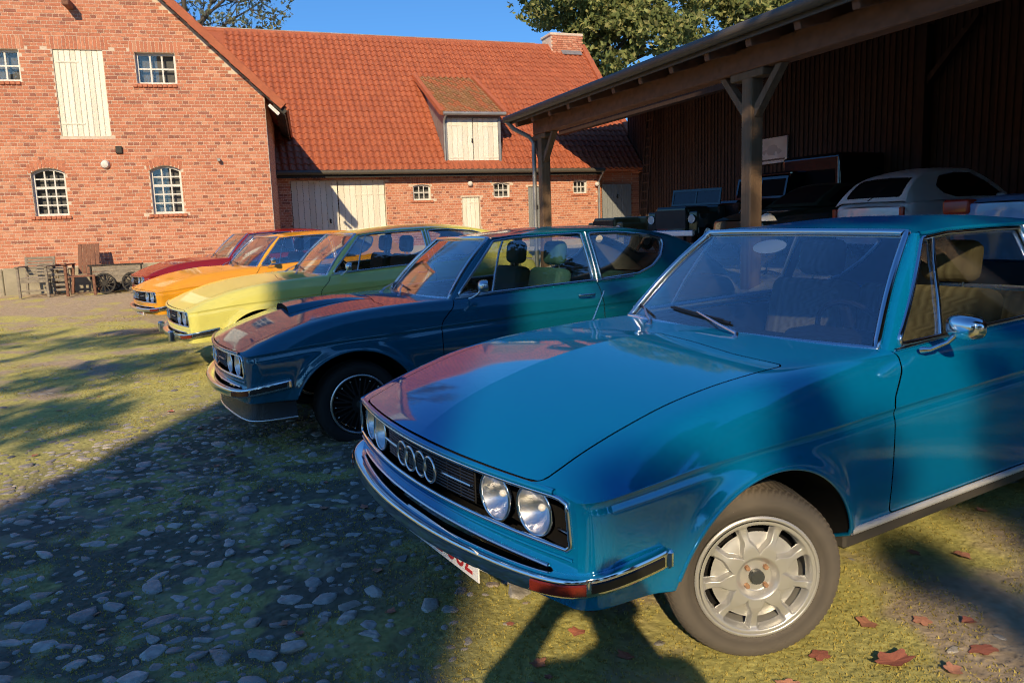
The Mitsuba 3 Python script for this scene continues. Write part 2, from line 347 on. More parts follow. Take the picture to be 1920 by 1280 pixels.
def build_grass():
    r = np.random.default_rng(5); n = 190000
    d = 1.4 + 15 * r.random(n) ** 1.7; a = r.uniform(-.62, .62, n)
    x, y = d * np.sin(a), d * np.cos(a)
    den = meshkit.fbm(np.stack([x * 2.2, y * 2.2, 0 * x], -1), 3, 21) * 0.7 + 0.3 * meshkit.fbm(np.stack([x * .6, y * .6, 0 * x + 4], -1), 3, 2)
    k = den > 0.47; x, y, d = x[k], y[k], d[k]; n = len(x)
    z = ground_at(x, y); h = r.uniform(.005, .014, n) * (1 + 0.02 * d); w = r.uniform(.002, .0045, n) * (1 + .16 * d); th = r.uniform(0, 6.28, n); le = r.uniform(.2, .9, n) * h; ph = r.uniform(0, 6.28, n)
    b = np.stack([x, y, z - .004], -1); s = np.stack([np.cos(th) * w, np.sin(th) * w, 0 * w], -1)
    t = b + np.stack([np.cos(ph) * le, np.sin(ph) * le, h], -1)
    V = np.stack([b - s, b + s, t], 1).reshape(-1, 3); F = np.arange(3 * n).reshape(-1, 3)
    c = np.array([(0.40, 0.34, 0.095)]) * r.uniform(.65, 1.25, (n, 1)) + r.uniform(0, .12, (n, 1)) * np.array([1.0, .72, .25])
    scene['grass'] = {**ply((V, F), False, color=np.repeat(c, 3, 0)), 'bsdf': ref('leaf_mixed')}
    lab('grass', 'short mossy grass growing between the stones of the yard', 'grass', kind='stuff')
build_grass()

def build_leaves():
    r = np.random.default_rng(23); pds = []
    for s in range(4):
        q = []
        for i, t in enumerate(np.linspace(0, 2 * np.pi, 30, endpoint=False)):
            lob = 1 + 0.17 * np.cos(5 * t + .4) + .06 * np.cos(11 * t + s) + .03 * r.normal()
            q.append((math.cos(t) * .042 * lob, math.sin(t) * .03 * lob))
        q = np.array(q); z = 0.006 * (q[:, 0] / .042) ** 2 * (1 if s > 1 else -.5) + .006 * np.abs(q[:, 1]) / .03 * (1 if s % 2 else -.4) + .005
        V = np.vstack([np.c_[q, z], [[0, 0, .004]]]); n = len(q); k = np.arange(n)
        F = np.stack([k, (k + 1) % n, np.full(n, n)], 1); b = trimesh.Trimesh(np.vstack([V, V - [0, 0, .0012]]), np.vstack([F, F[:, ::-1] + n + 1]), process=False)
        pds.append(ply(b, False))
    spots = [(1.0, 2.42, 1.5), (1.22, 2.36, 2.0), (.62, 2.16, 1.7), (.83, 2.25, 1.1), (1.45, 2.62, 1.5), (1.55, 2.42, 1.6), (1.62, 2.62, 1.2), (1.38, 2.3, 1.2), (2.05, 2.7, 1.4), (2.2, 3.0, 1.3), (1.9, 3.15, 1.2), (1.72, 3.2, 1.0), (1.25, 2.62, 1.3), (1.85, 2.45, 1.6), (1.05, 2.2, 1.0), (.2, 2.62, 1.3), (.05, 2.42, 1.2), (.35, 2.45, 1.0), (-.62, 3.2, .9), (-1.9, 5.0, 1.2), (-1.42, 4.3, 1.0), (-2.4, 6.1, 1.2), (-1.1, 3.5, .7), (-2.0, 4.2, .8), (-1.7, 2.9, .7), (-.9, 2.75, .8), (-1.25, 5.3, 1.0), (-2.9, 6.4, 1.3), (2.35, 3.3, 1.1), (2.55, 3.1, 1.0), (.42, 2.2, 1.2), (1.7, 2.2, 1.2)]
    while len(spots) < 95:
        d = r.uniform(2.2, 9); a = r.uniform(-.6, .6); spots.append((d * math.sin(a), d * math.cos(a), r.uniform(.55, .95)))
    for x, y, s in spots:
        k = put('fallen_leaf', pds[r.integers(4)], f'dead_leaf_{r.integers(4)}', tr(x, y, float(ground_at(x, y)) + .006) @ rotz(r.uniform(0, 6.28)) @ rotx(r.uniform(-.10, .10)) @ sc(.66 * s * r.uniform(.65, 1.2), .66 * s, .8 * s))
        lab(k, 'small dry reddish brown leaf lying loose on the mossy yard', 'leaf', 'fallen leaves scattered over the yard')
build_leaves()

# ------------------------------------------------------------------ building frames: x along the wall, y inwards, z up
def frame(o, az):
    a = math.radians(az); d = np.array([math.sin(a), math.cos(a), 0]); y = np.array([-d[1], d[0], 0])
    m = np.eye(4); m[:3, 0], m[:3, 1], m[:3, 2], m[:3, 3] = d, y, [0, 0, 1], [o[0], o[1], 0]
    return m
def wp(M, p): return np.atleast_2d(p) @ M[:3, :3].T + M[:3, 3]
def pieces(parent, items, M, protos_ply, protos_mesh, mats, cols, mixed, stuff_name, stuff_label, top=300, r=None, minpx=0):
    """items: (proto, local 4x4, colour index); the largest in view become parts, the rest one part"""
    c = wp(M, np.array([it[1][:3, 3] for it in items]))
    ext = np.array([np.linalg.norm(np.abs(it[1][:3, :3]).sum(1)) for it in items])
    size = shown(c) * ext * inview(c, 0) + 1e-6 * np.arange(len(c)); order = np.argsort(-size)
    rest, cc = [], []
    for rank, i in enumerate(order):
        k, L, ci = items[i]
        if rank < top and size[i] > 1: put(parent[0], protos_ply[k], mats[ci], M @ L)
        else:
            m = protos_mesh[k]; v = np.asarray(m.vertices) @ L[:3, :3].T + L[:3, 3]; rest.append((v, np.asarray(m.faces)))
            cc.append(np.tile(np.array(cols[ci]) * r.uniform(.92, 1.08), (len(v), 1)))
    if rest:
        at, V, F = 0, [], []
        for v, f in rest: V.append(v); F.append(f + at); at += len(v)
        scene[stuff_name] = {**ply((np.vstack(V), np.vstack(F)), False, color=np.vstack(cc)), 'bsdf': ref(mixed), 'to_world': M4(M)}
        lab(stuff_name, stuff_label, kind='stuff')
UB = trimesh.creation.box(bounds=[[-.5, -.5, -.5], [.5, .5, .5]])
UBF = trimesh.Trimesh(UB.vertices, np.array([f for f, n in zip(UB.faces, UB.face_normals) if n[1] < .5]), process=False)   # no back face
UBP = [ply(UBF)]
def brick_wall(root, M, outline, openings, soldiers, x0, x1, z0, z1, seed, course=0.0765, top=300, band=None):
    """outline: shapely polygon of the wall in (x, z); openings: polygons; soldiers: (x0, x1, z0, z1) bands of upright bricks"""
    r = np.random.default_rng(seed)
    hole = shapely.union_all([sg.Polygon(o) for o in openings]) if openings else sg.Polygon()
    w = outline.difference(hole)
    ms = [trimesh.creation.extrude_polygon(g, .28, engine='earcut') for g in getattr(w, 'geoms', [w])]
    m = cat(ms); v = np.array(m.vertices); m = trimesh.Trimesh(np.c_[v[:, 0], v[:, 2] * 1.0, v[:, 1]], m.faces[:, ::-1], process=False)
    put(f'{root}__wall', ply(m), 'mortar', M)
    soldiers = [(a, b, c, z0 + math.ceil((d - z0) / course) * course) for a, b, c, d in soldiers]
    block = shapely.union_all([hole.buffer(.004)] + [sg.box(a, c, b, d) for a, b, c, d in soldiers]); inner = outline.buffer(-.004)
    shapely.prepare(block); shapely.prepare(inner)
    items, n = [], int((z1 - z0) / course)
    for k in range(n):
        z = z0 + (k + .5) * course; L = .25 if k % 2 == 0 else .125
        if band and band(z): L = .125
        x = x0 + (0.0625 if k % 2 else (0 if k % 4 == 0 else .125)) + (r.uniform(-.01, .01))
        xs = np.arange(x, x1, L); bx = shapely.box(xs, z - course / 2, xs + L, z + course / 2)
        ok = shapely.contains(inner, bx); clash = shapely.intersects(block, bx)
        for a, o, c in zip(xs, ok, clash):
            b0, b1 = a, a + L
            if not o or c:
                g = bx[0] if False else sg.box(a, z - course / 2, a + L, z + course / 2).intersection(inner).difference(block)
                if g.is_empty or g.area < .25 * L * course: continue
                g0 = g.bounds
                if g0[3] - g0[1] < course * .8: continue
                if not inner.covers(sg.box(g0[0] + .005, z - course / 2 + .005, g0[2] - .005, z + course / 2 - .005)) : continue
                if block.intersects(sg.box(g0[0] + .005, z - course / 2 + .02, g0[2] - .005, z + course / 2 - .02)): continue
                b0, b1 = g0[0], g0[2]
            ln = b1 - b0 - .011
            if ln < .03: continue
            dk = .42 if L < .2 else .05
            ci = 5 if r.random() < dk * .42 else int(r.choice(5, p=[.30, .22, .25, .09, .14] if z < 3.7 else [.24, .34, .12, .24, .06]))
            if band and band(z): ci = int(r.choice([0, 2, 4, 1]))
            pr = r.uniform(.004, .010)
            items.append((0, tr((b0 + b1) / 2, .02 - pr, z) @ sc(ln, .04, course - .0125), ci))
    for a, b, c, d in soldiers:
        xs = np.arange(a, b - .03, .078)
        for x in xs: items.append((0, tr(x + .039, .02 - .008, (c + d) / 2) @ sc(.066, .04, d - c - .012), int(r.choice(5, p=[.34, .3, .12, .14, .10]))))
    pieces([f'{root}__wall__brick'], items, M, UBP, [UBF], [f'brick_{i}' for i in range(6)], BR, 'brick_mixed', f'{root}__wall__bricks', 'weathered red bricks of the wall', top, r)

def arch_poly(x0, x1, z0, z1, rise, n=9):
    xs = np.linspace(x1, x0, n); t = (xs - x0) / (x1 - x0) * 2 - 1
    return [(x0, z0), (x1, z0)] + [(x, z1 - rise + rise * (1 - q * q)) for x, q in zip(xs, t)]
def make_window(root, name, M, x0, x1, z0, z1, cols, rows, rise=0, depth=.09, sill=True, broken=None, bar=.030, heavy=None, sill_mat='brick_1', label=None):
    """frame > muntin, pane pieces"""
    k = uniq(f'{root}__{name}'); w = .05
    o = arch_poly(x0, x1, z0, z1, rise) if rise else [(x0, z0), (x1, z0), (x1, z1), (x0, z1)]
    poly = sg.Polygon(o); fr = poly.difference(poly.buffer(-w, join_style=2))
    m = trimesh.creation.extrude_polygon(fr, .06, engine='earcut'); v = np.array(m.vertices)
    m = trimesh.Trimesh(np.c_[v[:, 0], v[:, 2] + depth, v[:, 1]], m.faces[:, ::-1], process=False)
    scene[k] = {**ply(m), 'bsdf': ref('white_frame'), 'to_world': M4(M)}
    inner = poly.buffer(-w, join_style=2); ix0, iz0, ix1, iz1 = inner.bounds
    bars = []
    for i in range(1, cols):
        x = ix0 + (ix1 - ix0) * i / cols
        zt = z1 - w - (rise * ((2 * (x - x0) / (x1 - x0) - 1) ** 2) if rise else 0)
        bars.append(box(x - bar / 2, x + bar / 2, depth + .012, depth + .045, iz0, zt))
    for j in range(1, rows):
        z = iz0 + (iz1 - iz0) * j / rows; b = bar * (1.9 if heavy and j in heavy else 1)
        bars.append(box(ix0, ix1, depth + .010, depth + .047, z - b / 2, z + b / 2))
    if bars: put(k + '__muntin', ply(cat(bars)), 'white_frame', M)
    for i in range(cols):
        for j in range(rows):
            if broken == (i, j): continue
            a = ix0 + (ix1 - ix0) * i / cols; b = ix0 + (ix1 - ix0) * (i + 1) / cols; c = iz0 + (iz1 - iz0) * j / rows; d = iz0 + (iz1 - iz0) * (j + 1) / rows
            g = sg.box(a, c, b, d).intersection(inner)
            if g.is_empty: continue
            q = np.array(g.exterior.coords)[:-1]; n = len(q); tilt = .012 * math.sin(7 * i + 3 * j + x0 * 9)
            V = np.c_[q[:, 0], np.full(n, depth + .03) + tilt * (q[:, 1] - c), q[:, 1]]; F = [[0, t, t + 1] for t in range(1, n - 1)]
            put(k + '__pane', ply((V, np.array(F))), 'window_glass', M)
    if sill: put(k + '__sill', ply(cat([cbox(x0 - .09 + i * .105, x0 - .09 + (i + 1) * .105 - .012, -.05, .08, z0 - .075, z0 - .004, .008) for i in range(int((x1 - x0 + .18) / .105))])), sill_mat, M)
    put(k + '__shade', ply(cat([box(x0 - .015, x1 + .015, depth + .16, depth + .17, z0 - .1, z1 + .1), box(x0 - .02, x0, depth + .1, depth + .55, z0 - .1, z1 + .1), box(x1, x1 + .02, depth + .1, depth + .55, z0 - .1, z1 + .1), box(x0, x1, depth + .1, depth + .55, z1 + .06, z1 + .1), box(x0, x1, depth + .1, depth + .55, z0 - .1, z0 - .04)])), 'curtain' if False else 'pane_grey', M)  # added panel close behind the panes, catches sun so they look grey
    return k
mat('pane_grey', base_color=rgb(0.16, 0.16, 0.165), roughness=0.95)
def plank_door(root, name, M, x0, x1, z0, z1, n, y=.04, mt='cream_wood', hinges=(), handle=None, thick=.04, label=None):
    k = uniq(f'{root}__{name}'); w = (x1 - x0) / n
    scene[k] = {**ply(box(x0, x1, y + thick, y + thick + .02, z0, z1)), 'bsdf': ref('dark_inside'), 'to_world': M4(M)}
    for i in range(n): put(k + '__plank', ply(cbox(x0 + i * w + .004, x0 + (i + 1) * w - .004, y + .003 * (i % 2), y + thick, z0, z1, .006)), mt if i % 3 else mt.replace('cream_wood', 'cream_wood_worn') if mt == 'cream_wood' else mt, M)
    for hx0, hx1, hz in hinges: put(k + '__hinge', ply(cbox(hx0, hx1, y - .012, y + .004, hz - .02, hz + .02, .004)), 'cream_wood_worn' if mt.startswith('cream') else 'iron', M)
    if handle: put(k + '__handle', ply(cbox(handle[0] - .025, handle[0] + .025, y - .03, y, handle[1] - .07, handle[1] + .07, .01)), 'iron', M)
    return k
def tile_mesh(w, l, n=7):
    xs = np.linspace(0, w, n); h = .022 * np.sin(xs / w * 2 * np.pi) + .010 * np.cos(xs / w * np.pi)
    top = np.array([[(x, y, z + .034 * (1 - y / l)) for y in (0, l)] for x, z in zip(xs, h)])
    V, F, N = grid_mesh(top)
    if N[:, 2].mean() < 0: F = F[:, ::-1]
    # front lip
    lip = np.array([[(x, 0, z + .034), (x, 0.0, z - .010)] for x, z in zip(xs, h)]); V2, F2, N2 = grid_mesh(lip)
    if N2[:, 1].mean() > 0: F2 = F2[:, ::-1]
    return trimesh.Trimesh(np.vstack([V, V2]), np.vstack([F, F2 + len(V)]), process=False)
def tiled(root, part, M, R, nx, ny, w, l, seed, mats, cols, keep=None, top=300, mixed='tile_mixed', label='red clay pantiles of the roof'):
    """R: local frame of the roof plane (x along eave, y up the slope, z normal)"""
    r = np.random.default_rng(seed); tm = tile_mesh(w * 1.04, l * 1.12); items = []
    for j in range(ny):
        for i in range(nx):
            if keep and not keep((i + .5) * w, (j + .5) * l): continue
            items.append((0, R @ tr(i * w, j * l, .0 + .004 * r.uniform(-1, 1)) @ rotx(r.uniform(-.012, .012)) , int(r.choice(len(mats)))))
    pieces([f'{root}__{part}__tile'], items, M, [ply(tm, True)], [tm], mats, cols, mixed, f'{root}__{part}__tiles', label, top, r)
def slope_frame(x, y, z, pitch):
    """origin at the eave, y axis up the slope inwards"""
    c, s = math.cos(pitch), math.sin(pitch); m = np.eye(4)
    m[:3, 1] = [0, c, s]; m[:3, 2] = [0, -s, c]; m[:3, 3] = [x, y, z]; return m

# ------------------------------------------------------------------ brick farmhouse with its gable to the yard
FM = frame((-5.7637, 19.0), 75.7)
def farmhouse():
    R0 = 'brick_farmhouse'; xa, apex = -3.80, 8.60; xr = .11; xl = 2 * xa - xr; ez = apex - (xr - xa)
    out = sg.Polygon([(xl, .1), (xr, .1), (xr, ez), (xa, apex), (xl, ez)])
    lowL, lowR, lowLL = (-5.02, -4.33, 2.0, 3.06), (-2.56, -1.89, 1.98, 3.08), (-7.45, -6.75, 2.0, 3.06)
    upR, upL, door = (-2.63, -1.78, 4.90, 5.59), (-5.83, -4.97, 4.93, 5.61), (-4.30, -3.29, 3.75, 5.62)
    ops = [arch_poly(*w, .10) for w in (lowL, lowR, lowLL)] + [sg.box(a, c, b, d).exterior.coords[:-1] for a, b, c, d in (upR, upL, door)]
    sold = [(upR[0] - .1, upR[1] + .1, upR[3], upR[3] + .24), (upL[0] - .1, upL[1] + .1, upL[3], upL[3] + .24), (door[0] - .1, door[1] + .1, door[3], door[3] + .24)]
    brick_wall(R0, FM, out, ops, sold, -6.9, xr, .86, 7.4, 3, top=300)
    labels[R0] = {'label': 'tall red brick farmhouse with its gable end facing the yard on the left', 'category': 'farmhouse'}
    # arches over the low windows: bricks on edge
    arch = []
    for a, b, c, d in (lowL, lowR):
        for i in range(int((b - a + .16) / .078)):
            x = a - .06 + i * .078; t = (x + .033 - a) / (b - a) * 2 - 1; z = d - .10 + .10 * (1 - t * t)
            arch.append((x + .033, z + .10, -.12 * t))
    pb = ply(cbox(-.031, .031, -.010, .05, -.095, .095, .004)); r = np.random.default_rng(2)
    for x, z, a in arch: put(f'{R0}__wall__arch_brick', pb, f'brick_{r.choice([0, 1, 3, 1])}', FM @ tr(x, 0, z) @ roty(-a))
    # plinth of rough stone, wall corner return, body behind
    put(f'{R0}__plinth', ply(cat([cbox(xl + i * .95, xl + (i + 1) * .95 - .012, -.045 - .006 * (i % 2), .1, -.2, .84 + .01 * (i % 3), .015) for i in range(9)])), 'plinth_stone', FM)
    side = box(xr - .29, xr - .002, .30, 9, -.2, ez - .02)
    put(f'{R0}__side_wall', ply(side), 'brick_side', FM)
    put(f'{R0}__back_wall', ply(cat([box(xl + .01, xl + .3, .3, 9, -.2, ez - .02), box(xl, xr - .3, 9, 9.2, -.2, ez)])), 'brick_side', FM)
    w = math.radians(44.7)
    # roof: two slopes with 0.52 m overhang, 0.30 proud of the gable
    ov = .50; L = (xr - xa + ov) / math.cos(w)
    for sgn in (1, -1):
        Q = tr(xa, 0, apex + .06) @ (np.eye(4) if sgn > 0 else np.diag([-1, 1, 1, 1.0])) @ roty(w)
        m = xf(box(0, L, -.20, 9.3, -.02, .05), Q)
        if sgn < 0: m.invert()
        put(f'{R0}__roof', ply(m), 'tile_0', FM)
    vt = ply(cat([cbox(0, .33, -.05, .20, .012, .055, .012), cbox(0, .33, -.055, -.028, -.13, .05, .008)]))
    for sgn in (1,):
        for i in range(int(L / .29)):
            put(f'{R0}__verge_tile', vt, f'tile_{(i * 7) % 3}', FM @ tr(xa, -.26, apex + .115) @ roty(w) @ tr(i * .29, 0, .004 * (i % 2)) @ roty(-.03))
    put(f'{R0}__verge_board', ply(xf(box(.0, L, -.225, -.2, -.10, .0), tr(xa, 0, apex + .05) @ roty(w))), 'iron', FM)
    # boxed eave end on the right
    e = box(xr + .003, xr + ov + .03, -.2, 9, ez - .10, ez - .06)
    put(f'{R0}__soffit', ply(cat([xf(box(0, .34, -.19, 9, -.03, 0), tr(xr + .44, 0, ez - .50) @ roty(math.radians(-139))), ])), 'iron', FM)
    put(f'{R0}__eave_board', ply(xf(box(.0, .30, -.235, -.205, -.055, .02), tr(xr + .11, 0, ez - .26) @ roty(w))), 'white_frame', FM)
    # openings
    names = [('low', lowL, 3, 5, .10), ('low', lowR, 3, 5, .10)]
    make_window(R0, 'window', FM, *lowL, 3, 5, .10, heavy=(3,)); make_window(R0, 'window', FM, *lowR, 3, 5, .10, heavy=(3,), broken=(2, 1)); make_window(R0, 'window', FM, *lowLL, 3, 5, .10)
    make_window(R0, 'window', FM, *upR, 3, 2, depth=.10, bar=.035); make_window(R0, 'window', FM, *upL, 3, 2, depth=.10, bar=.035)
    k = plank_door(R0, 'loft_door', FM, *door, 9, .03, 'cream_wood', [(door[0] + .03, door[0] + .5, 5.36), (door[0] + .03, door[0] + .5, 4.02)])
    labels[k] = {'label': 'cream painted plank loft door in the upper wall'}
    # hoist beam, lamp, vent, bracket
    put(f'{R0}__hoist_beam', ply(cbox(-3.90, -3.76, -.42, .1, 6.46, 6.60, .012)), 'brown_wood', FM)
    lamp = trimesh.creation.revolve([(0, -.02), (.085, -.02), (.10, .03), (.075, .09), (0, .115)], sections=20)
    put(f'{R0}__wall_lamp', ply(xf(lamp, tr(-3.47, -.0, 3.12) @ rotx(math.pi / 2)), 40), 'white_frame', FM)
    put(f'{R0}__vent', ply(cbox(-3.22, -3.08, -.06, .05, 3.36, 3.52, .01)), 'iron', FM)
    put(f'{R0}__bracket', ply(cbox(-1.05, -.98, -.15, .03, 3.15, 3.22, .008)), 'zinc', FM)
def side_brick(p, n, uv):
    x, z = p.x * 0.0 + p.y, p.z
    row = dr.floor(z / .077); bx = x / .25 + .5 * (row - 2 * dr.floor(row / 2)); fx, fz = bx - dr.floor(bx), z / .077 - row
    joint = dr.select((fx < .05) | (fz < .15), 1.0, 0.0); h = cell_rand(dr.floor(bx), row, 3)
    return mix(mix((0.36, 0.115, 0.06), (0.54, 0.20, 0.10), h), (0.45, 0.33, 0.24), joint)
mat('brick_side', base_color=mikit.proc(side_brick), roughness=0.9)
farmhouse()

# ------------------------------------------------------------------ brick barn with the big pantile roof
BM = frame((-4.8139, 24.2), 70.1)
def barn():
    R0 = 'brick_barn'; x0, x1 = -4.0, 8.42; zt = 3.12; P = math.radians(45)
    out = sg.Polygon([(x0, 0), (x1, 0), (x1, zt), (x0, zt)])
    big, d2, d3 = (-1.74, 1.10, .2, 2.96), (3.57, 4.18, .2, 2.38), (5.87, 6.40, .2, 2.68)
    w1, w2, w3 = (1.98, 2.55, 2.31, 2.80), (4.66, 5.22, 2.34, 2.83), (7.52, 8.02, 2.42, 2.87)
    ops = [sg.box(a, c, b, d).exterior.coords[:-1] for a, b, c, d in (big, d2, d3)] + [arch_poly(*w, .05) for w in (w1, w2, w3)]
    sold = [(w[0] - .05, w[1] + .05, w[3] - .0, w[3] + .20) for w in (w1, w2, w3)]
    brick_wall(R0, BM, out, ops, sold, -2.4, x1, .9, zt, 5, top=300)
    labels[R0] = {'label': 'long low brick barn with a steep orange pantile roof behind the cars', 'category': 'barn'}
    for w in (w1, w2, w3): make_window(R0, 'window', BM, *w, 3, 2, .05, depth=.08)
    xm = -.35
    plank_door(R0, 'gate_leaf', BM, big[0] + .02, xm - .01, .2, 2.95, 8, .05, 'cream_wood', [(big[0] + .05, big[0] + .75, 2.35)], (-.62, 1.75))
    plank_door(R0, 'gate_leaf', BM, xm + .01, big[1] - .02, .2, 2.95, 8, .05, 'cream_wood', [(.15, big[1] - .05, 2.52)])
    k = plank_door(R0, 'small_door', BM, d2[0] + .02, d2[1] - .02, .2, 2.37, 4, .05, 'cream_wood', [(3.8, 4.15, 2.2)]); labels[k] = {'label': 'narrow cream plank door in the sunlit barn wall'}
    k = plank_door(R0, 'small_door', BM, d3[0] + .02, d3[1] - .02, .2, 2.66, 4, .05, 'grey_door', [], (6.2, 2.0)); labels[k] = {'label': 'grey plank door in the dappled shade beside the shed post'}
    put(f'{R0}__wall_lamp', ply(xf(trimesh.creation.icosphere(2, .085), tr(3.85, -.06, 2.80)), True), 'white_frame', BM)
    put(f'{R0}__wall_lamp', ply(xf(trimesh.creation.icosphere(2, .075), tr(8.36, -.10, 2.72)), True), 'white_frame', BM)
    # lower lean-to at the right end with a grey door
    put(f'{R0}__end_wall', ply(cat([box(x1 + .003, 10.1, .10, .3, 0, zt + .3)])), 'brick_side', BM)
    k = plank_door(R0, 'end_door', BM, 8.62, 9.75, .2, 2.72, 6, .03, 'grey_door', [], (9.2, 2.3)); labels[k] = {'label': 'blue grey shaded door at the right end of the barn'}
    # main roof
    ez = 3.22; off = .34; Lx = 10.25 + 4.2; Ls = (8.28 - ez) / math.sin(P)
    R = slope_frame(-4.2, -off, ez, P)
    put(f'{R0}__roof', ply(cat([xf(box(0, Lx, 0, Ls, -.10, -.03), R), box(x0, 10.05, 9.4, 9.6, 0, 3.3)])), 'tile_3', BM)
    back = xf(box(0, Lx, 0, Ls, -.10, 0), tr(-4.2, 2 * (4.8 + .0) + off - .02, ez) @ np.diag([1, -1, 1, 1.0]) @ slope_frame(0, 0, 0, P)); back.invert()
    put(f'{R0}__roof', ply(back), 'tile_3', BM)
    gb = sg.Polygon([(-.30, 3.1), (4.8, 8.2), (9.9, 3.1)]); gm = trimesh.creation.extrude_polygon(gb, .2, engine='earcut'); v = np.array(gm.vertices)
    put(f'{R0}__gable', ply(trimesh.Trimesh(np.c_[v[:, 2] + 9.85, v[:, 0], v[:, 1]], gm.faces, process=False)), 'brick_side', BM)
    dx0, dx1 = 3.10, 4.97                                  # dormer
    def keep(x, y):
        X, yy = x - 4.2, y * math.cos(P) - off
        return -3.1 < X and not (dx0 - .02 < X < dx1 + .02 and -.05 < yy < 3.15)
    tiled(R0, 'roof', BM, R, int(Lx / .205), int(Ls / .285), .205, .285, 8, [f'tile_{i}' for i in range(4)], TL, keep, 300)
    rt = trimesh.creation.cylinder(.11, .40, sections=14); rt = xf(rt, roty(math.pi / 2)); rp = ply(rt, 40)
    for i in range(37): put(f'{R0}__ridge_tile', rp, f'tile_{(i * 5) % 4}', BM @ tr(-4.0 + i * .385, 4.79, 8.25 + .006 * (i % 2)))
    put(f'{R0}__ridge_strip', ply(box(-4.1, 8.2, 4.74, 4.86, 8.33, 8.375)), 'zinc', BM)
    for i in range(23): put(f'{R0}__verge_tile', ply(cbox(-.02, .20, 0, .36, -.05, .055, .012)) if i == 0 else scene[f'{R0}__verge_tile'], f'tile_{i % 3}', BM @ R @ tr(Lx - .12, i * .315, .02 + .01 * (i % 2)))
    # chimney
    ch = cat([cbox(8.75, 10.05, 4.45, 5.35, 7.2, 8.72, .01), cbox(8.70, 10.10, 4.40, 5.40, 8.62, 8.72, .015)])
    r = np.random.default_rng(9); items = []
    for k in range(11):
        for i in range(6): items.append((0, tr(8.86 + i * .215 + (.05 if k % 2 else 0), 4.43, 7.85 + k * .078) @ sc(.20, .03, .066), int(r.choice(5))))
    put(f'{R0}__chimney', ply(ch), 'mortar', BM)
    for it in items: put(f'{R0}__chimney__brick', UBP[0], f'brick_{it[2]}', BM @ it[1])
    put(f'{R0}__chimney__flashing', ply(xf(box(9.15, 9.98, 0, .32, .05, .075), tr(0, 0, 0) @ np.array(R) @ tr(4.2, 0, 0) @ tr(0, 6.55, 0))), 'zinc', BM)
    # gutter and downpipes
    g = [(x, -.42, 3.17) for x in np.linspace(-4, 8.5, 12)]
    put(f'{R0}__gutter', ply(tube(g, .07, 10), 40), 'gutter_dark', BM)
    put(f'{R0}__eave_board', ply(box(-4, 8.45, -.34, -.30, 3.02, 3.17)), 'iron', BM)
    put(f'{R0}__downpipe', ply(tube([(8.45, -.42, 3.15), (8.45, -.2, 2.95), (8.45, -.06, 2.8), (8.45, -.06, .3)], .04, 10), 40), 'zinc', BM)
    # dormer: front flush with the wall, catslide roof
    fz0, fz1 = 3.28, 5.02
    plank_door(R0, 'dormer_door', BM, dx0 + .08, (dx0 + dx1) / 2 - .008, fz0 + .06, 4.86, 5, .02, 'cream_wood', [(dx0 + .1, dx0 + .6, 4.62), (dx0 + .1, dx0 + .6, 3.62)], (4.0, 4.15))
    plank_door(R0, 'dormer_door', BM, (dx0 + dx1) / 2 + .008, dx1 - .08, fz0 + .06, 4.86, 5, .02, 'cream_wood', [(dx1 - .6, dx1 - .1, 4.62), (dx1 - .6, dx1 - .1, 3.62)])
    put(f'{R0}__dormer_frame', ply(cat([box(dx0, dx0 + .075, -.01, .1, fz0, 4.95), box(dx1 - .075, dx1, -.01, .1, fz0, 4.95), box(dx0 + .075, dx1 - .075, -.01, .1, 4.87, 4.95), box(dx0 + .075, dx1 - .075, -.01, .1, fz0, fz0 + .055)])), 'zinc', BM)
    ck = sg.Polygon([(.06, fz0 + .05), (.06, 4.97), (3.05, 6.55), (3.05, 6.3)]); ckm = trimesh.creation.extrude_polygon(ck, .05, engine='earcut'); v = np.array(ckm.vertices)
    for x in (dx0, dx1 - .05): put(f'{R0}__dormer_cheek', ply(trimesh.Trimesh(np.c_[v[:, 2] + x, v[:, 0], v[:, 1]], ckm.faces, process=False)), 'zinc', BM)
    DP = math.atan2(1.62, 3.2); DR = slope_frame(dx0 - .12, -.22, 4.98, DP); DL = 3.45 / math.cos(DP)
    put(f'{R0}__dormer_roof', ply(xf(box(0, dx1 - dx0 + .24, 0, DL, -.08, -.03), DR)), 'mossy_tile_1', BM)
    tiled(R0, 'dormer_roof', BM, DR, 10, int(DL / .31), .211, .31, 4, [f'mossy_tile_{i}' for i in range(4)], TL, None, 150, label='mossy clay tiles of the dormer roof')
    vp = ply(cbox(-.05, .09, 0, .34, -.09, .075, .012))
    for i in range(int(DL / .31)):
        put(f'{R0}__dormer_verge', vp, f'tile_{i % 3}', BM @ DR @ tr(-.03, i * .31, .01)); put(f'{R0}__dormer_verge', vp, f'tile_{(i + 1) % 3}', BM @ DR @ tr(dx1 - dx0 + .23, i * .31, .01))
    put(f'{R0}__dormer_gutter', ply(tube([(dx0 - .1, -.28, 4.95), (dx1 + .1, -.28, 4.97)], .055, 10), 40), 'zinc', BM)
    put(f'{R0}__dormer_downpipe', ply(tube([(dx0 - .02, -.28, 4.93), (dx0 - .04, -.1, 4.75), (dx0 - .03, -.05, 4.6), (dx0 - .03, -.05, 3.4)], .035, 10), 40), 'zinc', BM)
mat('grey_door', base_color=rgb(0.22, 0.24, 0.25), roughness=0.6)
barn()

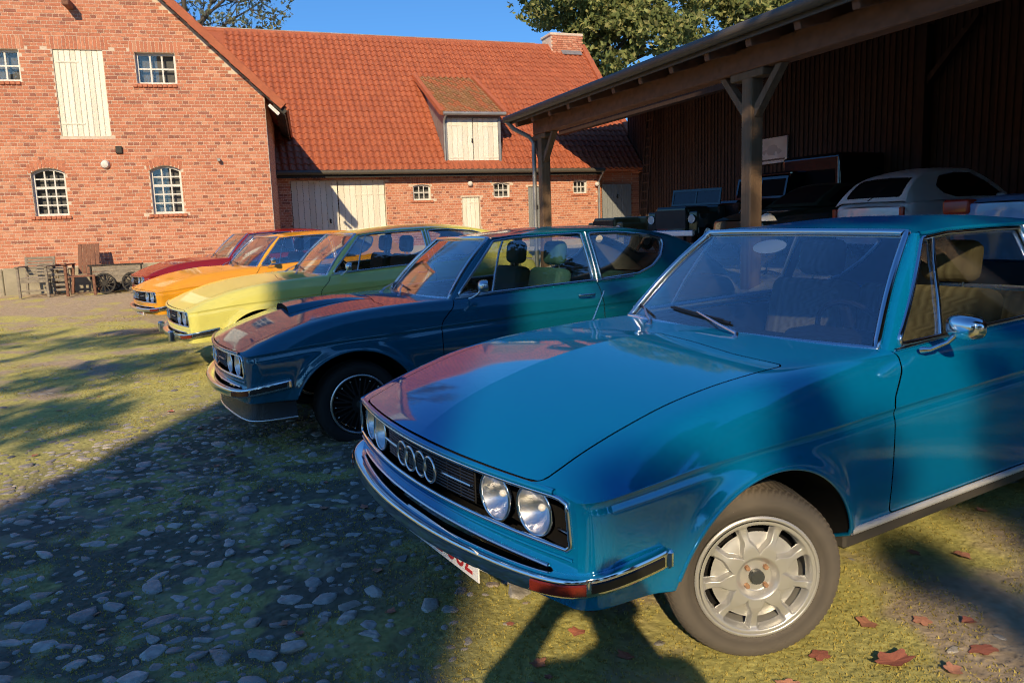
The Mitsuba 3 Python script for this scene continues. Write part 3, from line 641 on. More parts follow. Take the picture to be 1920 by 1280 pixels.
# ------------------------------------------------------------------ open timber shed: x towards the viewer's right, y inwards
SM = np.eye(4); SM[:3, 0] = [0.35837, -0.93358, 0]; SM[:3, 1] = [0.93358, 0.35837, 0]; SM[:3, 3] = [2.944, 9.5, 0]
def shed():
    R0 = 'timber_shed'; labels[R0] = {'label': 'dark open fronted timber shed on the right with cars parked under its roof', 'category': 'shed'}
    posts = (-6.17, 0.0, 6.17)
    for x in posts:
        k = put(f'{R0}__post', ply(cbox(x - .092, x + .092, -.092, .092, .3, 3.145, .015)), 'post_wood', SM)
        put(f'{R0}__brace', ply(hull([(x + s * .085 + a, b, 2.62 + c) for s in (1,) for a in (0, .02) for b in (-.05, .05) for c in (0, .12)] + [(x + .46 + a, b, 3.143 - c) for a in (0, .10) for b in (-.05, .05) for c in (0, .0)])), 'post_wood', SM)
        put(f'{R0}__brace', ply(hull([(x - .085 - a, b, 2.62 + c) for a in (0, .02) for b in (-.05, .05) for c in (0, .12)] + [(x - .46 - a, b, 3.143) for a in (0, .10) for b in (-.05, .05)])), 'post_wood', SM)
        put(f'{R0}__corbel', ply(cbox(x - .62, x + .62, -.09, .09, 3.02, 3.148, .01)) if False else ply(cbox(x - .30, x + .30, -.10, .10, 3.06, 3.147, .01)), 'post_wood', SM)
    put(f'{R0}__beam', ply(cbox(-6.42, 9.5, -.11, .11, 3.15, 3.41, .012)), 'beam_wood', SM)
    pitch = math.radians(14); c, s = math.cos(pitch), math.sin(pitch)
    rx = ply(xf(cbox(-.05, .05, -.50, 9.3, 0, .16, .008), tr(0, 0, 3.41) @ rotx(pitch)))
    for i in range(22): put(f'{R0}__rafter', rx, 'beam_wood', SM @ tr(-6.3 + i * .76, 0, .0))
    put(f'{R0}__roof', ply(xf(box(-6.55, 9.8, -.56, 9.4, .165, .21), tr(0, 0, 3.41) @ rotx(pitch))), 'barn_board_dark', SM)
    put(f'{R0}__roof_sheet', ply(xf(box(-6.58, 9.8, -.58, 9.45, .214, .24), tr(0, 0, 3.41) @ rotx(pitch))), 'gutter_dark', SM)
    put(f'{R0}__fascia', ply(box(-6.52, 9.8, -.555, -.53, 3.36, 3.47)), 'gutter_dark', SM)
    put(f'{R0}__gutter', ply(tube([(-6.56, -.62, 3.45), (9.8, -.62, 3.47)], .065, 12), 40), 'gutter_dark', SM)
    put(f'{R0}__downpipe', ply(tube([(-6.45, -.62, 3.40), (-6.44, -.5, 3.27), (-6.36, -.22, 3.12), (-6.33, -.14, 3.0), (-6.33, -.14, .3)], .04, 10), 40), 'zinc', SM)
    put(f'{R0}__rear_roof', ply(xf(box(-16.6, -6.58, 5.0, 9.4, .165, .21), tr(0, 0, 3.41) @ rotx(pitch))), 'barn_board_dark', SM)
    put(f'{R0}__rear_beam', ply(cbox(-16.5, -6.3, 5.1, 5.3, 4.35, 4.62, .012)), 'barn_board_dark', SM)
    # back and end walls of upright boards
    r = np.random.default_rng(31); items_done = 0
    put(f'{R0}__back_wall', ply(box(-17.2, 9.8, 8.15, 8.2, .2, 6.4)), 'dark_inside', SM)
    pbs = [ply(cbox(-.078, .078, -.03, .0, .3, 6.2, .006)), ply(cbox(-.078, .078, -.03, .0, .3, 3.6, .006))]
    bt = ply(cbox(-.025, .025, -.055, -.032, .3, 6.2, .006))
    for i in range(165):
        x = -17.1 + i * .163
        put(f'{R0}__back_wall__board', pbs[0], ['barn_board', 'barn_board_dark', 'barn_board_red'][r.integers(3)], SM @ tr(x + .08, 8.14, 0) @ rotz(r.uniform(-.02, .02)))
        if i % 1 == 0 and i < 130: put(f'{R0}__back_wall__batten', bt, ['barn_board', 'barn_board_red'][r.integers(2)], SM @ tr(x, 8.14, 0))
    put(f'{R0}__end_wall', ply(cat([box(9.6, 9.7, -.2, 8.2, .2, 6.2), box(6.2, 6.3, 3.5, 8.1, .2, 5.4)])), 'barn_board_dark', SM)
    for x in (-10.5, -4.6, 1.2, 5.2):     # back posts and their braces
        put(f'{R0}__back_post', ply(cbox(x - .1, x + .1, 7.85, 8.05, .3, 5.2, .012)), 'barn_board_dark', SM)
        put(f'{R0}__back_brace', ply(hull([(x + .08, 7.95 + b, 4.0 + c) for b in (-.06, .06) for c in (0, .16)] + [(x + 1.2, 7.95 + b, 5.1 + c) for b in (-.06, .06) for c in (0, .14)])), 'barn_board_dark', SM)
        pass
    k = put('wall_picture', ply(cat([cbox(-9.93, -8.78, 8.02, 8.07, 2.83, 3.50, .008)])), 'board_white', SM)
    q = []
    for (cx, cz, rx_, rz_) in [(-9.38, 3.13, .40, .085), (-9.34, 3.21, .20, .10)]:
        q.append(sg.Point(0, 0).buffer(1, 24)); q[-1] = shapely.affinity.translate(shapely.affinity.scale(q[-1], rx_, rz_), cx, cz)
    sh = shapely.union_all(q).difference(shapely.affinity.translate(sg.Point(0, 0).buffer(.055), -9.58, 3.08)).difference(shapely.affinity.translate(sg.Point(0, 0).buffer(.055), -9.2, 3.08))
    m = trimesh.creation.extrude_polygon(sh, .006, engine='earcut'); v = np.array(m.vertices)
    put(k + '__print', ply(trimesh.Trimesh(np.c_[v[:, 0], 8.018 - v[:, 2] + .0, v[:, 1]], m.faces, process=False)), 'print_grey', SM)
    put(k + '__print', ply(box(-9.85, -8.86, 8.014, 8.02, 2.90, 2.945)), 'print_dark', SM)
    lab(k, 'pale framed picture hanging on the dark board wall of the shed', 'picture')
    # ladder leaning at the far end
    lad = 'wooden_ladder'; lab(lad, 'tall dark ladder leaning at the far end of the shed wall', 'ladder')
    LM = SM @ tr(-15.3, 7.35, .4) @ rotx(-.09)
    for x in (0, .42): put(f'{lad}__rail', ply(cbox(x, x + .055, 0, .05, 0, 5.0, .008)), 'barn_board', LM)
    for i in range(16): put(f'{lad}__rung', ply(cbox(.05, .425, .01, .04, .25 + i * .29, .285 + i * .29, .006)) if i == 0 else scene[f'{lad}__rung'], 'barn_board', LM @ tr(0, 0, .29 * i if i else 0))
mat('board_white', base_color=mikit.proc(lambda p, n, uv: mix((0.50, 0.47, 0.42), (0.80, 0.77, 0.70), fbm(p.x * 3, p.y * 3, p.z * 3, 3))), roughness=0.5)
mat('print_grey', base_color=rgb(0.48, 0.46, 0.42), roughness=0.5); mat('print_dark', base_color=rgb(0.10, 0.09, 0.08), roughness=0.5)
shed()
# ------------------------------------------------------------------ trees
def leaf_cloud(r, blobs, size, cols, gap=.46, gs=.9, tri=True):
    P, C = [], []
    for cx, cy, cz, rx, ry, rz, n, *own in blobs:
        gap_ = own[0] if own else gap; d = r.normal(size=(n, 3)); d /= np.linalg.norm(d, axis=1, keepdims=True)
        q = d * (r.random((n, 1)) ** .42) * (0.86 + .28 * meshkit.noise(d * 2.2 + cx, 3)[:, None])
        p = q * [rx, ry, rz] + [cx, cy, cz]
        k = meshkit.fbm(p * gs, 3, 17) > gap_
        p = p[k]; P.append(p)
        c = np.array(cols)[r.integers(len(cols), size=len(p))] * r.uniform(.75, 1.2, (len(p), 1)) * (0.8 + .5 * meshkit.noise(p * .8, 5)[:, None]); C.append(c)
    P, C = np.vstack(P), np.vstack(C); n = len(P)
    a = r.normal(size=(n, 3)); a /= np.linalg.norm(a, axis=1, keepdims=True); b = np.cross(a, r.normal(size=(n, 3))); b /= np.linalg.norm(b, axis=1, keepdims=True); nn = np.cross(a, b)
    s = (size * r.uniform(.6, 1.3, n))[:, None]
    V = np.stack([P - a * s, P + b * s * .55 + nn * s * .12, P + a * s, P - b * s * .55 + nn * s * .12], 1).reshape(-1, 3)
    i = np.arange(n)[:, None] * 4; F = np.vstack([i + [0, 1, 2], i + [0, 2, 3]])
    return ply((V, F), False, color=np.repeat(C, 4, 0))
def limb(a, b, r0, r1, r, bend=.08, n=7):
    a, b = np.array(a, float), np.array(b, float); t = np.linspace(0, 1, n)[:, None]; L = np.linalg.norm(b - a)
    w = r.normal(size=3) * bend * L; p = a + (b - a) * t + w * np.sin(t * np.pi) + r.normal(size=(n, 3)) * bend * .12 * L * (t * (1 - t) * 4)
    return tube(p, np.linspace(r0, r1, n), 7), p
def tree(key, label, base, top, r0, blobs, size, cols, seed, gap=.46, gs=.9, category='tree', group=None, twigs=3, part='crown'):
    r = np.random.default_rng(seed); ms = []
    m, path = limb((base[0], base[1], base[2] - .3), top, r0, r0 * .35, r, .03, 9); ms.append(m)
    for bx in blobs:
        if bx[3] < .45 and bx[0] < .3 and key == 'lime_tree': continue
        z = np.clip(bx[2] - .75 * bx[5], base[2] + 1, top[2]); t = (z - base[2]) / max(top[2] - base[2], .1); s = path[int(np.clip(t, 0, 1) * 8)]
        mm, pp = limb(s, bx[:3], r0 * .38, r0 * .10, r, .10); ms.append(mm)
        for _ in range(twigs):
            q = np.array(bx[:3]) + r.uniform(-.85, .85, 3) * np.array(bx[3:6]); ms.append(limb(pp[r.integers(2, 7)], q, r0 * .12, .012, r, .12)[0])
    k = uniq(key); lab(k, label, category, group)
    scene[k + '__trunk'] = {**ply(cat(ms), True), 'bsdf': ref('bark')}
    scene[k + '__crown'] = {**leaf_cloud(r, blobs, size, cols, gap, gs), 'bsdf': ref('leaf_mixed')}
G1 = [(0.27, 0.30, 0.11), (0.20, 0.24, 0.085), (0.34, 0.33, 0.13), (0.14, 0.175, 0.065)]
G2 = [(0.06, 0.075, 0.03), (0.10, 0.11, 0.04), (0.13, 0.12, 0.05), (0.05, 0.07, 0.04)]
tree('oak_tree', 'large olive green leafy tree rising behind the chimney and the shed roof', (5.5, 41, 0), (5.5, 41, 12), .42,
     [(3.2, 39.5, 12.6, 2.9, 2.8, 1.9, 10400), (5.2, 40, 10.2, 2.3, 2.4, 1.9, 7200), (7.2, 40, 13.2, 2.6, 2.6, 1.7, 8400), (6.9, 39, 10.6, 1.5, 1.8, 1.2, 3400), (8.6, 38.2, 9.8, 1.6, 2.0, 1.2, 4000), (4.6, 42, 8.2, 2.4, 2.2, 1.8, 4400), (2.0, 40, 13.9, 1.5, 1.6, .9, 2200), (5.5, 40, 14.2, 2.4, 2.3, 1.0, 5200), (7.5, 41, 16.4, 2.6, 2.2, 1.6, 4200), (10.5, 42, 17.6, 2.6, 2.2, 1.7, 4200)], .155, G1, 41, .49)
tree('oak_tree', 'leafy tree above the middle of the shed roof, right of the one behind the chimney', (13, 43, 0), (13, 43, 12), .45,
     [(10.8, 42, 12.6, 1.9, 2.2, 1.7, 4600), (13.2, 41.5, 13.4, 2.6, 2.6, 1.9, 8400), (16, 42, 13.6, 2.5, 2.5, 1.9, 7200), (12.3, 41, 11.2, 1.5, 2, 1.2, 3000), (15, 42, 11.2, 2.4, 2.2, 1.6, 4600), (18.5, 42, 13, 2.2, 2.2, 1.8, 4800), (13.5, 42, 16.6, 2.6, 2.2, 1.8, 4600), (16.8, 42, 16.8, 2.4, 2.2, 1.7, 4000)], .155, G1, 43, .50)
tree('birch_tree', 'sparse grey green tree with bare drooping branches behind the barn ridge', (-14.2, 37, 0), (-13.9, 37, 16), .22,
     [(-12.0, 37, 12.6, 1.3, 1.2, 1.1, 300), (-10.6, 36.6, 11.7, 1.4, 1.2, 1.3, 640), (-13.4, 37, 11.7, 1.2, 1.2, .9, 300), (-12.2, 37, 10.6, 1.4, 1.2, .8, 420), (-9.8, 36.4, 12.6, .8, .9, .9, 240), (-15.2, 37.3, 13.5, 1.5, 1.2, 1.6, 420), (-12.6, 37, 15, 2.0, 1.6, 1.4, 700), (-10.8, 36.5, 10.6, 1.0, .8, .7, 260)], .105, [(0.17, 0.19, 0.11), (0.22, 0.21, 0.11), (0.13, 0.16, 0.12)], 45, .42, 1.3, twigs=9)
# trees and an added brick tower, unseen behind the camera: they cast the shade in the yard and are mirrored in the paint
tree('walnut_tree', 'broad tree standing behind the photographer on the right', (6.2, -2.2, 0), (6.2, -2.0, 9.5), .3,
     [(3.4, -1.6, 9.3, 2.2, 1.9, 1.7, 5600), (.9, -1.8, 10.3, 2.0, 1.6, 1.5, 3800), (-.6, -2, 12.4, 1.4, 1.4, 1.2, 1500), (6.0, -1, 10.5, 3.0, 2.2, 2.6, 7600), (9, -1, 10.5, 2.8, 2.2, 2.6, 6200), (1.6, -2.2, 12.2, 1.6, 1.6, 1.1, 1300), (5.2, -1.8, 13.6, 3.4, 2, 1.9, 6000), (8.4, -2, 13.4, 3, 2, 1.8, 4600), (12, -2, 11.5, 3, 2.2, 3, 5600), (6.8, -2, 7.5, 2.8, 1.8, 1.4, 3300)], .17, G2, 51, .42, 1.1)
tree('lime_tree', 'tall tree behind the photographer whose leaves dapple the blue coupe', (3.5, -17, 0), (3.3, -16.8, 12), .28,
     [(2.0, -16, 11.6, 2.1, 1.4, 1.7, 4600), (-.1, -16.2, 12.6, 1.25, 1.2, 1.1, 3000), (-1.2, -16, 9.87, .20, .2, .09, 150, .2), (-.62, -16, 10.04, .16, .2, .10, 110, .2), (-.38, -16, 9.97, .15, .2, .13, 130, .2), (-.64, -16, 10.21, .13, .2, .05, 60, .2), (.50, -16, 10.40, .44, .4, .46, 900, .42), (.04, -16, 9.66, .20, .2, .16, 150, .3), (.42, -16, 9.30, .34, .3, .22, 300, .4), (1.0, -16, 9.7, .5, .4, .5, 700, .44), (3.6, -16, 10.4, 1.9, 1.4, 2.2, 4200), (6.2, -16, 11, 2.2, 1.6, 2.8, 5200), (1.5, -16.4, 14.2, 2.6, 1.5, 1.7, 5200), (4.8, -16.2, 14.2, 2.6, 1.6, 2.2, 5200), (2.6, -16, 8.9, 1.2, 1.0, .9, 1300)], .10, G2, 53, .48, 2.2)  # small limbless leaf clumps added to shape dapples on the blue coupe
tree('pear_tree', 'thin tree behind the photographer on the left', (-8.2, -8.5, 0), (-8.0, -8.4, 10), .16,
     [(-6.2, -8.2, 8.6, 1.1, .9, .55, 420), (-9.2, -8.2, 8.0, 1.3, .9, .5, 460), (-7.4, -8, 9.8, 1.2, .9, .5, 380), (-11, -8.5, 9.0, 1.2, .9, .5, 400), (-5.2, -8.3, 7.4, .9, .8, .4, 260), (-9.6, -8.6, 10.2, 1.1, .9, .5, 320), (-12.6, -8.6, 7.6, 1.1, .9, .5, 300)], .13, G2, 55, .42, 1.6)
for i, (x, y, h) in enumerate([(-26, -24, 9.5), (-18, -26, 10), (-11, -25, 9), (4, -26, 10), (12, -24, 10), (20, -25, 11), (28, -20, 10)]):  # row added out of view so the car sides mirror dark foliage
    tree('added_row_tree', 'dense unseen tree of the row added behind the photographer for dark reflections', (x, y, 0), (x, y, h * .7), .25, [(x, y, h * .55, 4.3, 3, h * .45, 2600), (x + 2, y, h * .35, 3, 2.5, h * .33, 1200)], .42, G2, 60 + i, .30, .6, group='unseen trees added in a row behind the photographer')
def build_shade_tower():
    R0 = 'shade_tower'; lab(R0, 'unseen brick block added behind the photographer as caster of the shade strip', 'tower')
    x0, x1, y0, y1, h = -4.49, -1.88, -16.6, -14.0, 12.6  # made-up block, sized and placed only for the shade it throws
    put(f'{R0}__wall', ply(box(x0, x1, y0, y1, -.2, h)), 'brick_side')
    put(f'{R0}__roof', ply(hull([(x, y, h) for x in (x0 - .1, x1 + .1) for y in (y0 - .1, y1 + .1)] + [((x0 + x1) / 2, y, h + 1.0) for y in (y0, y1)])), 'tile_1')
    for z in (2.2, 5.5, 8.8):
        k = put(f'{R0}__window', ply(cbox(-3.6, -2.8, -14.03, -13.97, z, z + 1.2, .01)), 'white_frame'); put(k + '__pane', ply(box(-3.54, -2.86, -13.968, -13.966, z + .06, z + 1.14)), 'pane_grey')
build_shade_tower()

# ------------------------------------------------------------------ the photographer (behind the camera; the shadow falls into the picture)
def chain(bones, r=.02, edge=.035):
    ms = []
    for (a, ra), (b, rb) in bones:
        ms.append(manifold3d.Manifold.batch_hull([manifold3d.Manifold.sphere(ra, 16).translate(list(a)), manifold3d.Manifold.sphere(rb, 16).translate(list(b))]))
    m = manifold3d.Manifold.batch_boolean(ms, manifold3d.OpType.Add).refine_to_length(edge).to_mesh()
    t = trimesh.Trimesh(m.vert_properties[:, :3], m.tri_verts, process=False); t.merge_vertices(); t.update_faces(t.nondegenerate_faces()); t.remove_unreferenced_vertices()
    from scipy.sparse import coo_matrix, diags
    e = np.vstack([t.faces[:, [0, 1]], t.faces[:, [1, 2]], t.faces[:, [2, 0]]]); e = np.vstack([e, e[:, ::-1]]); n = len(t.vertices)
    A = coo_matrix((np.ones(len(e)), (e[:, 0], e[:, 1])), (n, n)).tocsr(); A.data[:] = 1; L = diags(1 / np.maximum(np.asarray(A.sum(1)).ravel(), 1)) @ A; v = np.array(t.vertices)
    for _ in range(8):
        v = v + .5 * (L @ v - v); v = v - .53 * (L @ v - v)
    return trimesh.Trimesh(v, t.faces, process=False)
def person():
    R0 = 'person'; lab(R0, 'person in dark clothes standing in the yard, holding a phone up with both hands', 'person')
    x, y = 0.06, -.40
    P = lambda a, b, c: (x + a, y + b, c * .985)
    hip, chest, neck = P(0, 0, .95), P(0, .0, 1.30), P(0, .02, 1.46)
    body = chain([((hip), .15), ][:0] + [((P(-.08, 0, .95), .13), (P(.08, 0, .95), .13)), ((P(0, 0, .95), .19), (chest, .20)), ((P(-.20, 0, 1.36), .10), (P(.20, 0, 1.36), .10)), ((chest, .17), (P(0, .02, 1.42), .09)),
                  ((P(-.21, 0, 1.36), .09), (P(-.36, .08, 1.36), .068)), ((P(.20, 0, 1.35), .09), (P(.25, .12, 1.16), .07)), ((P(-.36, .08, 1.36), .062), (P(-.18, .26, 1.545), .045)), ((P(.25, .12, 1.16), .06), (P(.05, .28, 1.47), .045))])
    scene[f'{R0}__jacket'] = {**ply(body, True), 'bsdf': ref('cloth_dark')}
    legs = chain([((P(s * .10, 0, .92), .115), (P(s * .13, .03, .50), .075)) for s in (-1, 1)] + [((P(s * .13, .03, .50), .075), (P(s * .14, -.01, .10), .055)) for s in (-1, 1)] + [((P(s * .14, -.02, .06), .055), (P(s * .155, .16, .045), .045)) for s in (-1, 1)] + [((P(-.1, 0, .95), .12), (P(.1, 0, .95), .12))])
    scene[f'{R0}__trousers'] = {**ply(legs, True), 'bsdf': ref('cloth_dark')}
    head = chain([((P(0, .0, 1.43), .058), (P(0, .01, 1.54), .056)), ((P(0, .005, 1.655), .098), (P(0, .035, 1.60), .078)), ((P(0, .035, 1.60), .07), (P(0, .075, 1.555), .038)), ((P(0, .105, 1.625), .012), (P(0, .125, 1.598), .015)), ((P(-.094, 0, 1.62), .018), (P(-.098, -.01, 1.65), .02)), ((P(.094, 0, 1.62), .018), (P(.098, -.01, 1.65), .02))], edge=.015)
    scene[f'{R0}__head'] = {**ply(head, True), 'bsdf': ref('skin')}
    put(f'{R0}__head__eye', ply(xf(trimesh.creation.icosphere(1, .011), tr(*P(-.032, .103, 1.632))), True), 'plastic_black'); put(f'{R0}__head__eye', ply(xf(trimesh.creation.icosphere(1, .011), tr(*P(.032, .103, 1.632))), True), 'plastic_black')
    put(f'{R0}__head__mouth', ply(chain([((P(-.02, .107, 1.57), .006), (P(.02, .107, 1.57), .006))], edge=.01), True), 'plate_red')
    put(f'{R0}__hair', ply(chain([((P(0, -.015, 1.675), .098), (P(0, -.025, 1.66), .098)), ((P(0, -.04, 1.62), .085), (P(0, -.05, 1.56), .06)), ((P(0, .03, 1.71), .07), (P(0, -.04, 1.71), .07))], edge=.02), True), 'bark')
    for s in (-1, 1):
        hx, hy, hz = s * .105, y + .29, 1.49 if s < 0 else 1.455
        b = [(((hx, hy, hz - .03), .024), ((hx - s * .005, hy + .035, hz + .01), .024))]
        for i, (dz, L) in enumerate([(-.035, .045), (-.012, .052), (.012, .05), (.034, .042)]):
            k0, k1 = (hx - s * .005, hy + .045, hz + dz), (hx - s * .03, hy + .062, hz + dz * 1.1); b += [((k0, .0095), (k1, .009)), ((k1, .009), ((hx - s * (.03 + L * .5), hy + .060, hz + dz * 1.15), .008))]
        b += [(((hx, hy + .01, hz - .02), .012), ((hx - s * .035, hy + .02, hz - .035), .010)), (((hx - s * .035, hy + .02, hz - .035), .010), ((hx - s * .055, hy + .035, hz - .03), .009))]
        put(f'{R0}__hand', ply(chain(b, edge=.008), True), 'skin')
    lab('smartphone', 'dark phone held up in both hands of the standing person', 'phone')
    scene['smartphone__case'] = {**ply(rbox(-.075, .075, -.034, -.026, CAM_H - .050, CAM_H + .022, .0038, 10), 40), 'bsdf': ref('plastic_black')}
    scene['smartphone__screen'] = {**ply(box(-.070, .070, -.0349, -.0343, CAM_H - .046, CAM_H + .018)), 'bsdf': ref('dark_inside')}
person()

# ------------------------------------------------------------------ garden furniture by the farmhouse wall
def garden():
    gz = .29
    # weathered slatted armchair
    k = 'garden_chair'; lab(k, 'weathered grey slatted armchair, leftmost of the furniture by the farmhouse wall', 'chair')
    M = FM @ tr(-4.93, -.75, gz)
    for i in range(6): put(k + '__back_slat', ply(cbox(-.27, .27, .22 + .03 * i, .245 + .03 * i, .42 + i * .068, .475 + i * .068, .006)), 'grey_wood', M)
    for x in (-.30, .25): 
        put(k + '__leg', ply(cbox(x, x + .05, -.28, -.23, -.05, .60, .006)), 'grey_wood', M); put(k + '__leg', ply(hull([(x + a, .22 + b, 0) for a in (0, .05) for b in (-.03, .03)] + [(x + a, .39 + b, .82) for a in (0, .05) for b in (-.02, .02)])), 'grey_wood', M)
        put(k + '__armrest', ply(cbox(x - .015, x + .065, -.32, .30, .60, .63, .008)), 'grey_wood', M)
    for i in range(5): put(k + '__seat_slat', ply(cbox(-.25, .25, -.26 + i * .1, -.175 + i * .1, .36, .385, .006)), 'grey_wood', M)
    put(k + '__rail', ply(cbox(-.25, .25, -.27, -.24, .27, .35, .006)), 'grey_wood', M); put(k + '__rail', ply(cbox(-.25, .25, -.27, -.24, .08, .12, .006)), 'grey_wood', M)
    # high backed reddish chair
    k = 'deck_chair'; lab(k, 'high backed reddish brown wooden garden chair beside the grey slatted armchair', 'chair')
    M = FM @ tr(-4.10, -.95, gz)
    for i in range(5): put(k + '__back_slat', ply(hull([(-.02 + i * .088 + a, .30 + b, .40) for a in (0, .078) for b in (0, .022)] + [(-.02 + i * .088 + a, .52 + b, 1.06) for a in (0, .078) for b in (0, .022)])), 'brown_wood', M)
    put(k + '__seat', ply(cat([cbox(-.10, .42, -.30 + i * .105, -.205 + i * .105, .36, .385, .006) for i in range(6)])), 'brown_wood', M)
    for x in (-.14, .40):
        put(k + '__leg', ply(cbox(x, x + .055, -.32, -.26, -.04, .66 if x < 0 else .40, .006)), 'brown_wood', M); put(k + '__leg', ply(hull([(x + a, .10 + b, 0) for a in (0, .05) for b in (-.03, .03)] + [(x + a, .36 + b, .62) for a in (0, .05) for b in (-.02, .02)])), 'brown_wood', M)
    put(k + '__armrest', ply(cbox(-.17, -.08, -.36, .42, .62, .65, .008)), 'brown_wood', M)
    # low slatted footstool between them
    k = 'slatted_stool'; lab(k, 'low slatted wooden footstool standing between the two garden chairs', 'stool')
    M = FM @ tr(-4.46, -.60, gz)
    for i in range(4): put(k + '__slat', ply(cbox(-.16, .16, -.2, -.175, .06 + i * .11, .115 + i * .11, .005)), 'grey_wood', M)
    for x in (-.17, .13):
        for yy in (-.17, .15): put(k + '__leg', ply(cbox(x, x + .045, yy, yy + .045, -.03, .52, .005)), 'grey_wood', M)
    put(k + '__top', ply(cat([cbox(-.19, .19, -.2 + i * .1, -.11 + i * .1, .52, .545, .005) for i in range(4)])), 'grey_wood', M)
    # old hand cart
    k = 'hand_cart'; lab(k, 'old grey wooden hand cart with dark wheels by the farmhouse wall behind the red coupe', 'cart')
    M = FM @ tr(-3.35, -.75, gz)
    for i in range(3): put(k + '__side_board', ply(cbox(-.42, .62, -.33, -.31, .22 + i * .12, .33 + i * .12, .006)), 'grey_wood', M)
    for i in range(3): put(k + '__side_board', ply(cbox(-.42, .62, .31, .33, .22 + i * .12, .33 + i * .12, .006)), 'grey_wood', M)
    put(k + '__floor', ply(cbox(-.42, .62, -.31, .31, .20, .225, .006)), 'grey_wood', M)
    put(k + '__top_rail', ply(cbox(-.46, .66, -.35, -.30, .575, .61, .008)), 'iron', M)
    for x in (-.42, .60): put(k + '__stake', ply(cbox(x, x + .03, -.36, -.33, .15, .60, .005)), 'iron', M)
    whl = [trimesh.creation.annulus(.19, .225, .03)] + [xf(cbox(-.012, .012, -.2, .2, -.01, .01, .003), rotz(a)) for a in np.arange(6) * math.pi / 6]
    wm = ply(xf(cat(whl), rotx(math.pi / 2)))
    for x in (-.15, .42):
        for yy in (-.38, .38): put(k + '__wheel', wm, 'iron', M @ tr(x, yy, .20))
garden()
# ------------------------------------------------------------------ the coupes: one body in car coordinates (x forward from the front axle, y left, z up)
def pch(pts):
    a = np.array(sorted(pts)); f = PchipInterpolator(a[:, 0], a[:, 1]); lo, hi = a[0, 0], a[-1, 0]
    return lambda x: f(np.clip(x, lo, hi))
c_zr = pch([(.845, .740), (.81, .752), (.67, .802), (.48, .852), (.26, .898), (.03, .930), (-.23, .949), (-.52, .961), (-.75, .964), (-1.2, .975), (-1.73, .985), (-2.3, .992), (-2.8, .985), (-3.2, .955), (-3.5, .90)])
c_yr = pch([(.845, .735), (.8, .745), (.6, .755), (.3, .762), (-.7, .766), (-1.7, .768), (-2.6, .76), (-3.2, .72), (-3.5, .68)])
c_yc = pch([(.845, .852), (.7, .855), (.5, .861), (0, .866), (-.6, .869), (-1.7, .872), (-2.6, .866), (-3.2, .83), (-3.5, .78)])
c_zc = pch([(.845, .722), (.79, .728), (.68, .735), (.36, .755), (-.28, .772), (-.62, .784), (-1.04, .795), (-1.52, .806), (-2.6, .82), (-3.5, .80)])
c_cr = pch([(.845, .0), (.80, .018), (.7, .036), (.5, .052), (.2, .058), (-.1, .054), (-.35, .034), (-.62, .018), (-.8, .010), (-2.6, .006), (-3.5, .015)])
c_zb = pch([(.845, .448), (.70, .440), (.60, .430), (.50, .418), (.44, .405), (.34, .37), (.28, .362), (-.4, .362), (-2.2, .362), (-2.9, .33), (-3.5, .38)])
NT, NS1, NS2, NS3 = 22, 18, 30, 6
def section(s):
    zr, yr, yc, zc, cr, zb = (float(f(s)) for f in (c_zr, c_yr, c_yc, c_zc, c_cr, c_zb))
    rd = 0.055 * (1 - math.sqrt(max(0, 1 - max(0, (s - .765) / .0805) ** 2))); rt = 0.05 * (1 - math.sqrt(max(0, 1 - max(0, (-3.42 - s) / .081) ** 2)))
    yr, yc = yr - rd - rt, yc - rd - rt; y40 = yc - .012
    t = np.linspace(0, 1, NT); q = [np.stack([t * (yr - .006), zr + cr * (1 - t)], 1)]
    u = 1 - (1 - (np.arange(NS1) + 1) / NS1) ** 1.7; q.append(np.stack([yr + (yc - yr) * u + .010 * np.sin(np.pi * u), zr + (zc - zr) * u ** 1.15], 1))
    u = ((np.arange(NS2) + 1) / NS2) ** 1.7; q.append(np.stack([yc + (y40 - yc) * u + .007 * np.sin(np.pi * u) - .008 * np.exp(-((u - .05) / .045) ** 2), zc + (.40 - zc) * u], 1))
    u = (np.arange(NS3) + 1) / NS3; q.append(np.stack([y40 - .014 * u, .40 + (zb - .40) * u], 1))
    q.append(np.array([[y40 - .10, zb - .004]])); q = np.vstack(q)
    for _ in range(2): q[1:-1] = .25 * q[:-2] + .5 * q[1:-1] + .25 * q[2:]
    return q
def edge_x(y): return .845 - .16 * np.asarray(y, float) ** 2
def arch_f(x, z): return np.sqrt(((x - .03) / .425) ** 2 + ((z - .295) / .395) ** 2) - 1
def arch_r(x, z): return np.sqrt(((x + 2.56) / .40) ** 2 + ((z - .295) / .36) ** 2) - 1
DOOR = [(-.62, .388), (-.612, .62), (-.612, .79), (-.632, .824), (-.674, .861), (-.725, .902), (-.75, .945), (-.757, 1.3), (-1.985, 1.3), (-1.985, .388)]
HOODP = [(.836, -.66), (.836, .66), (.3, .665), (-.262, .672), (-.25, .45), (-.29, .2), (-.30, 0), (-.29, -.2), (-.25, -.45), (-.262, -.672), (.3, -.665)]
CABIN = [(-.62, 0), (-.66, .4), (-.735, .705), (-2.6, .705), (-2.98, .56), (-3.02, 0), (-2.98, -.56), (-2.6, -.705), (-.735, -.705), (-.66, -.4)]
c_belt = pch([(-.6, .950), (-.76, .957), (-1.08, .973), (-1.73, .990), (-2.5, 1.0), (-2.9, .99), (-3.44, .93)])
c_rail = pch([(-.6, 1.376), (-1.17, 1.376), (-1.4, 1.388), (-1.75, 1.392), (-2.1, 1.391), (-2.4, 1.380), (-2.8, 1.318), (-3.1, 1.205), (-3.32, 1.06), (-3.44, .965)])
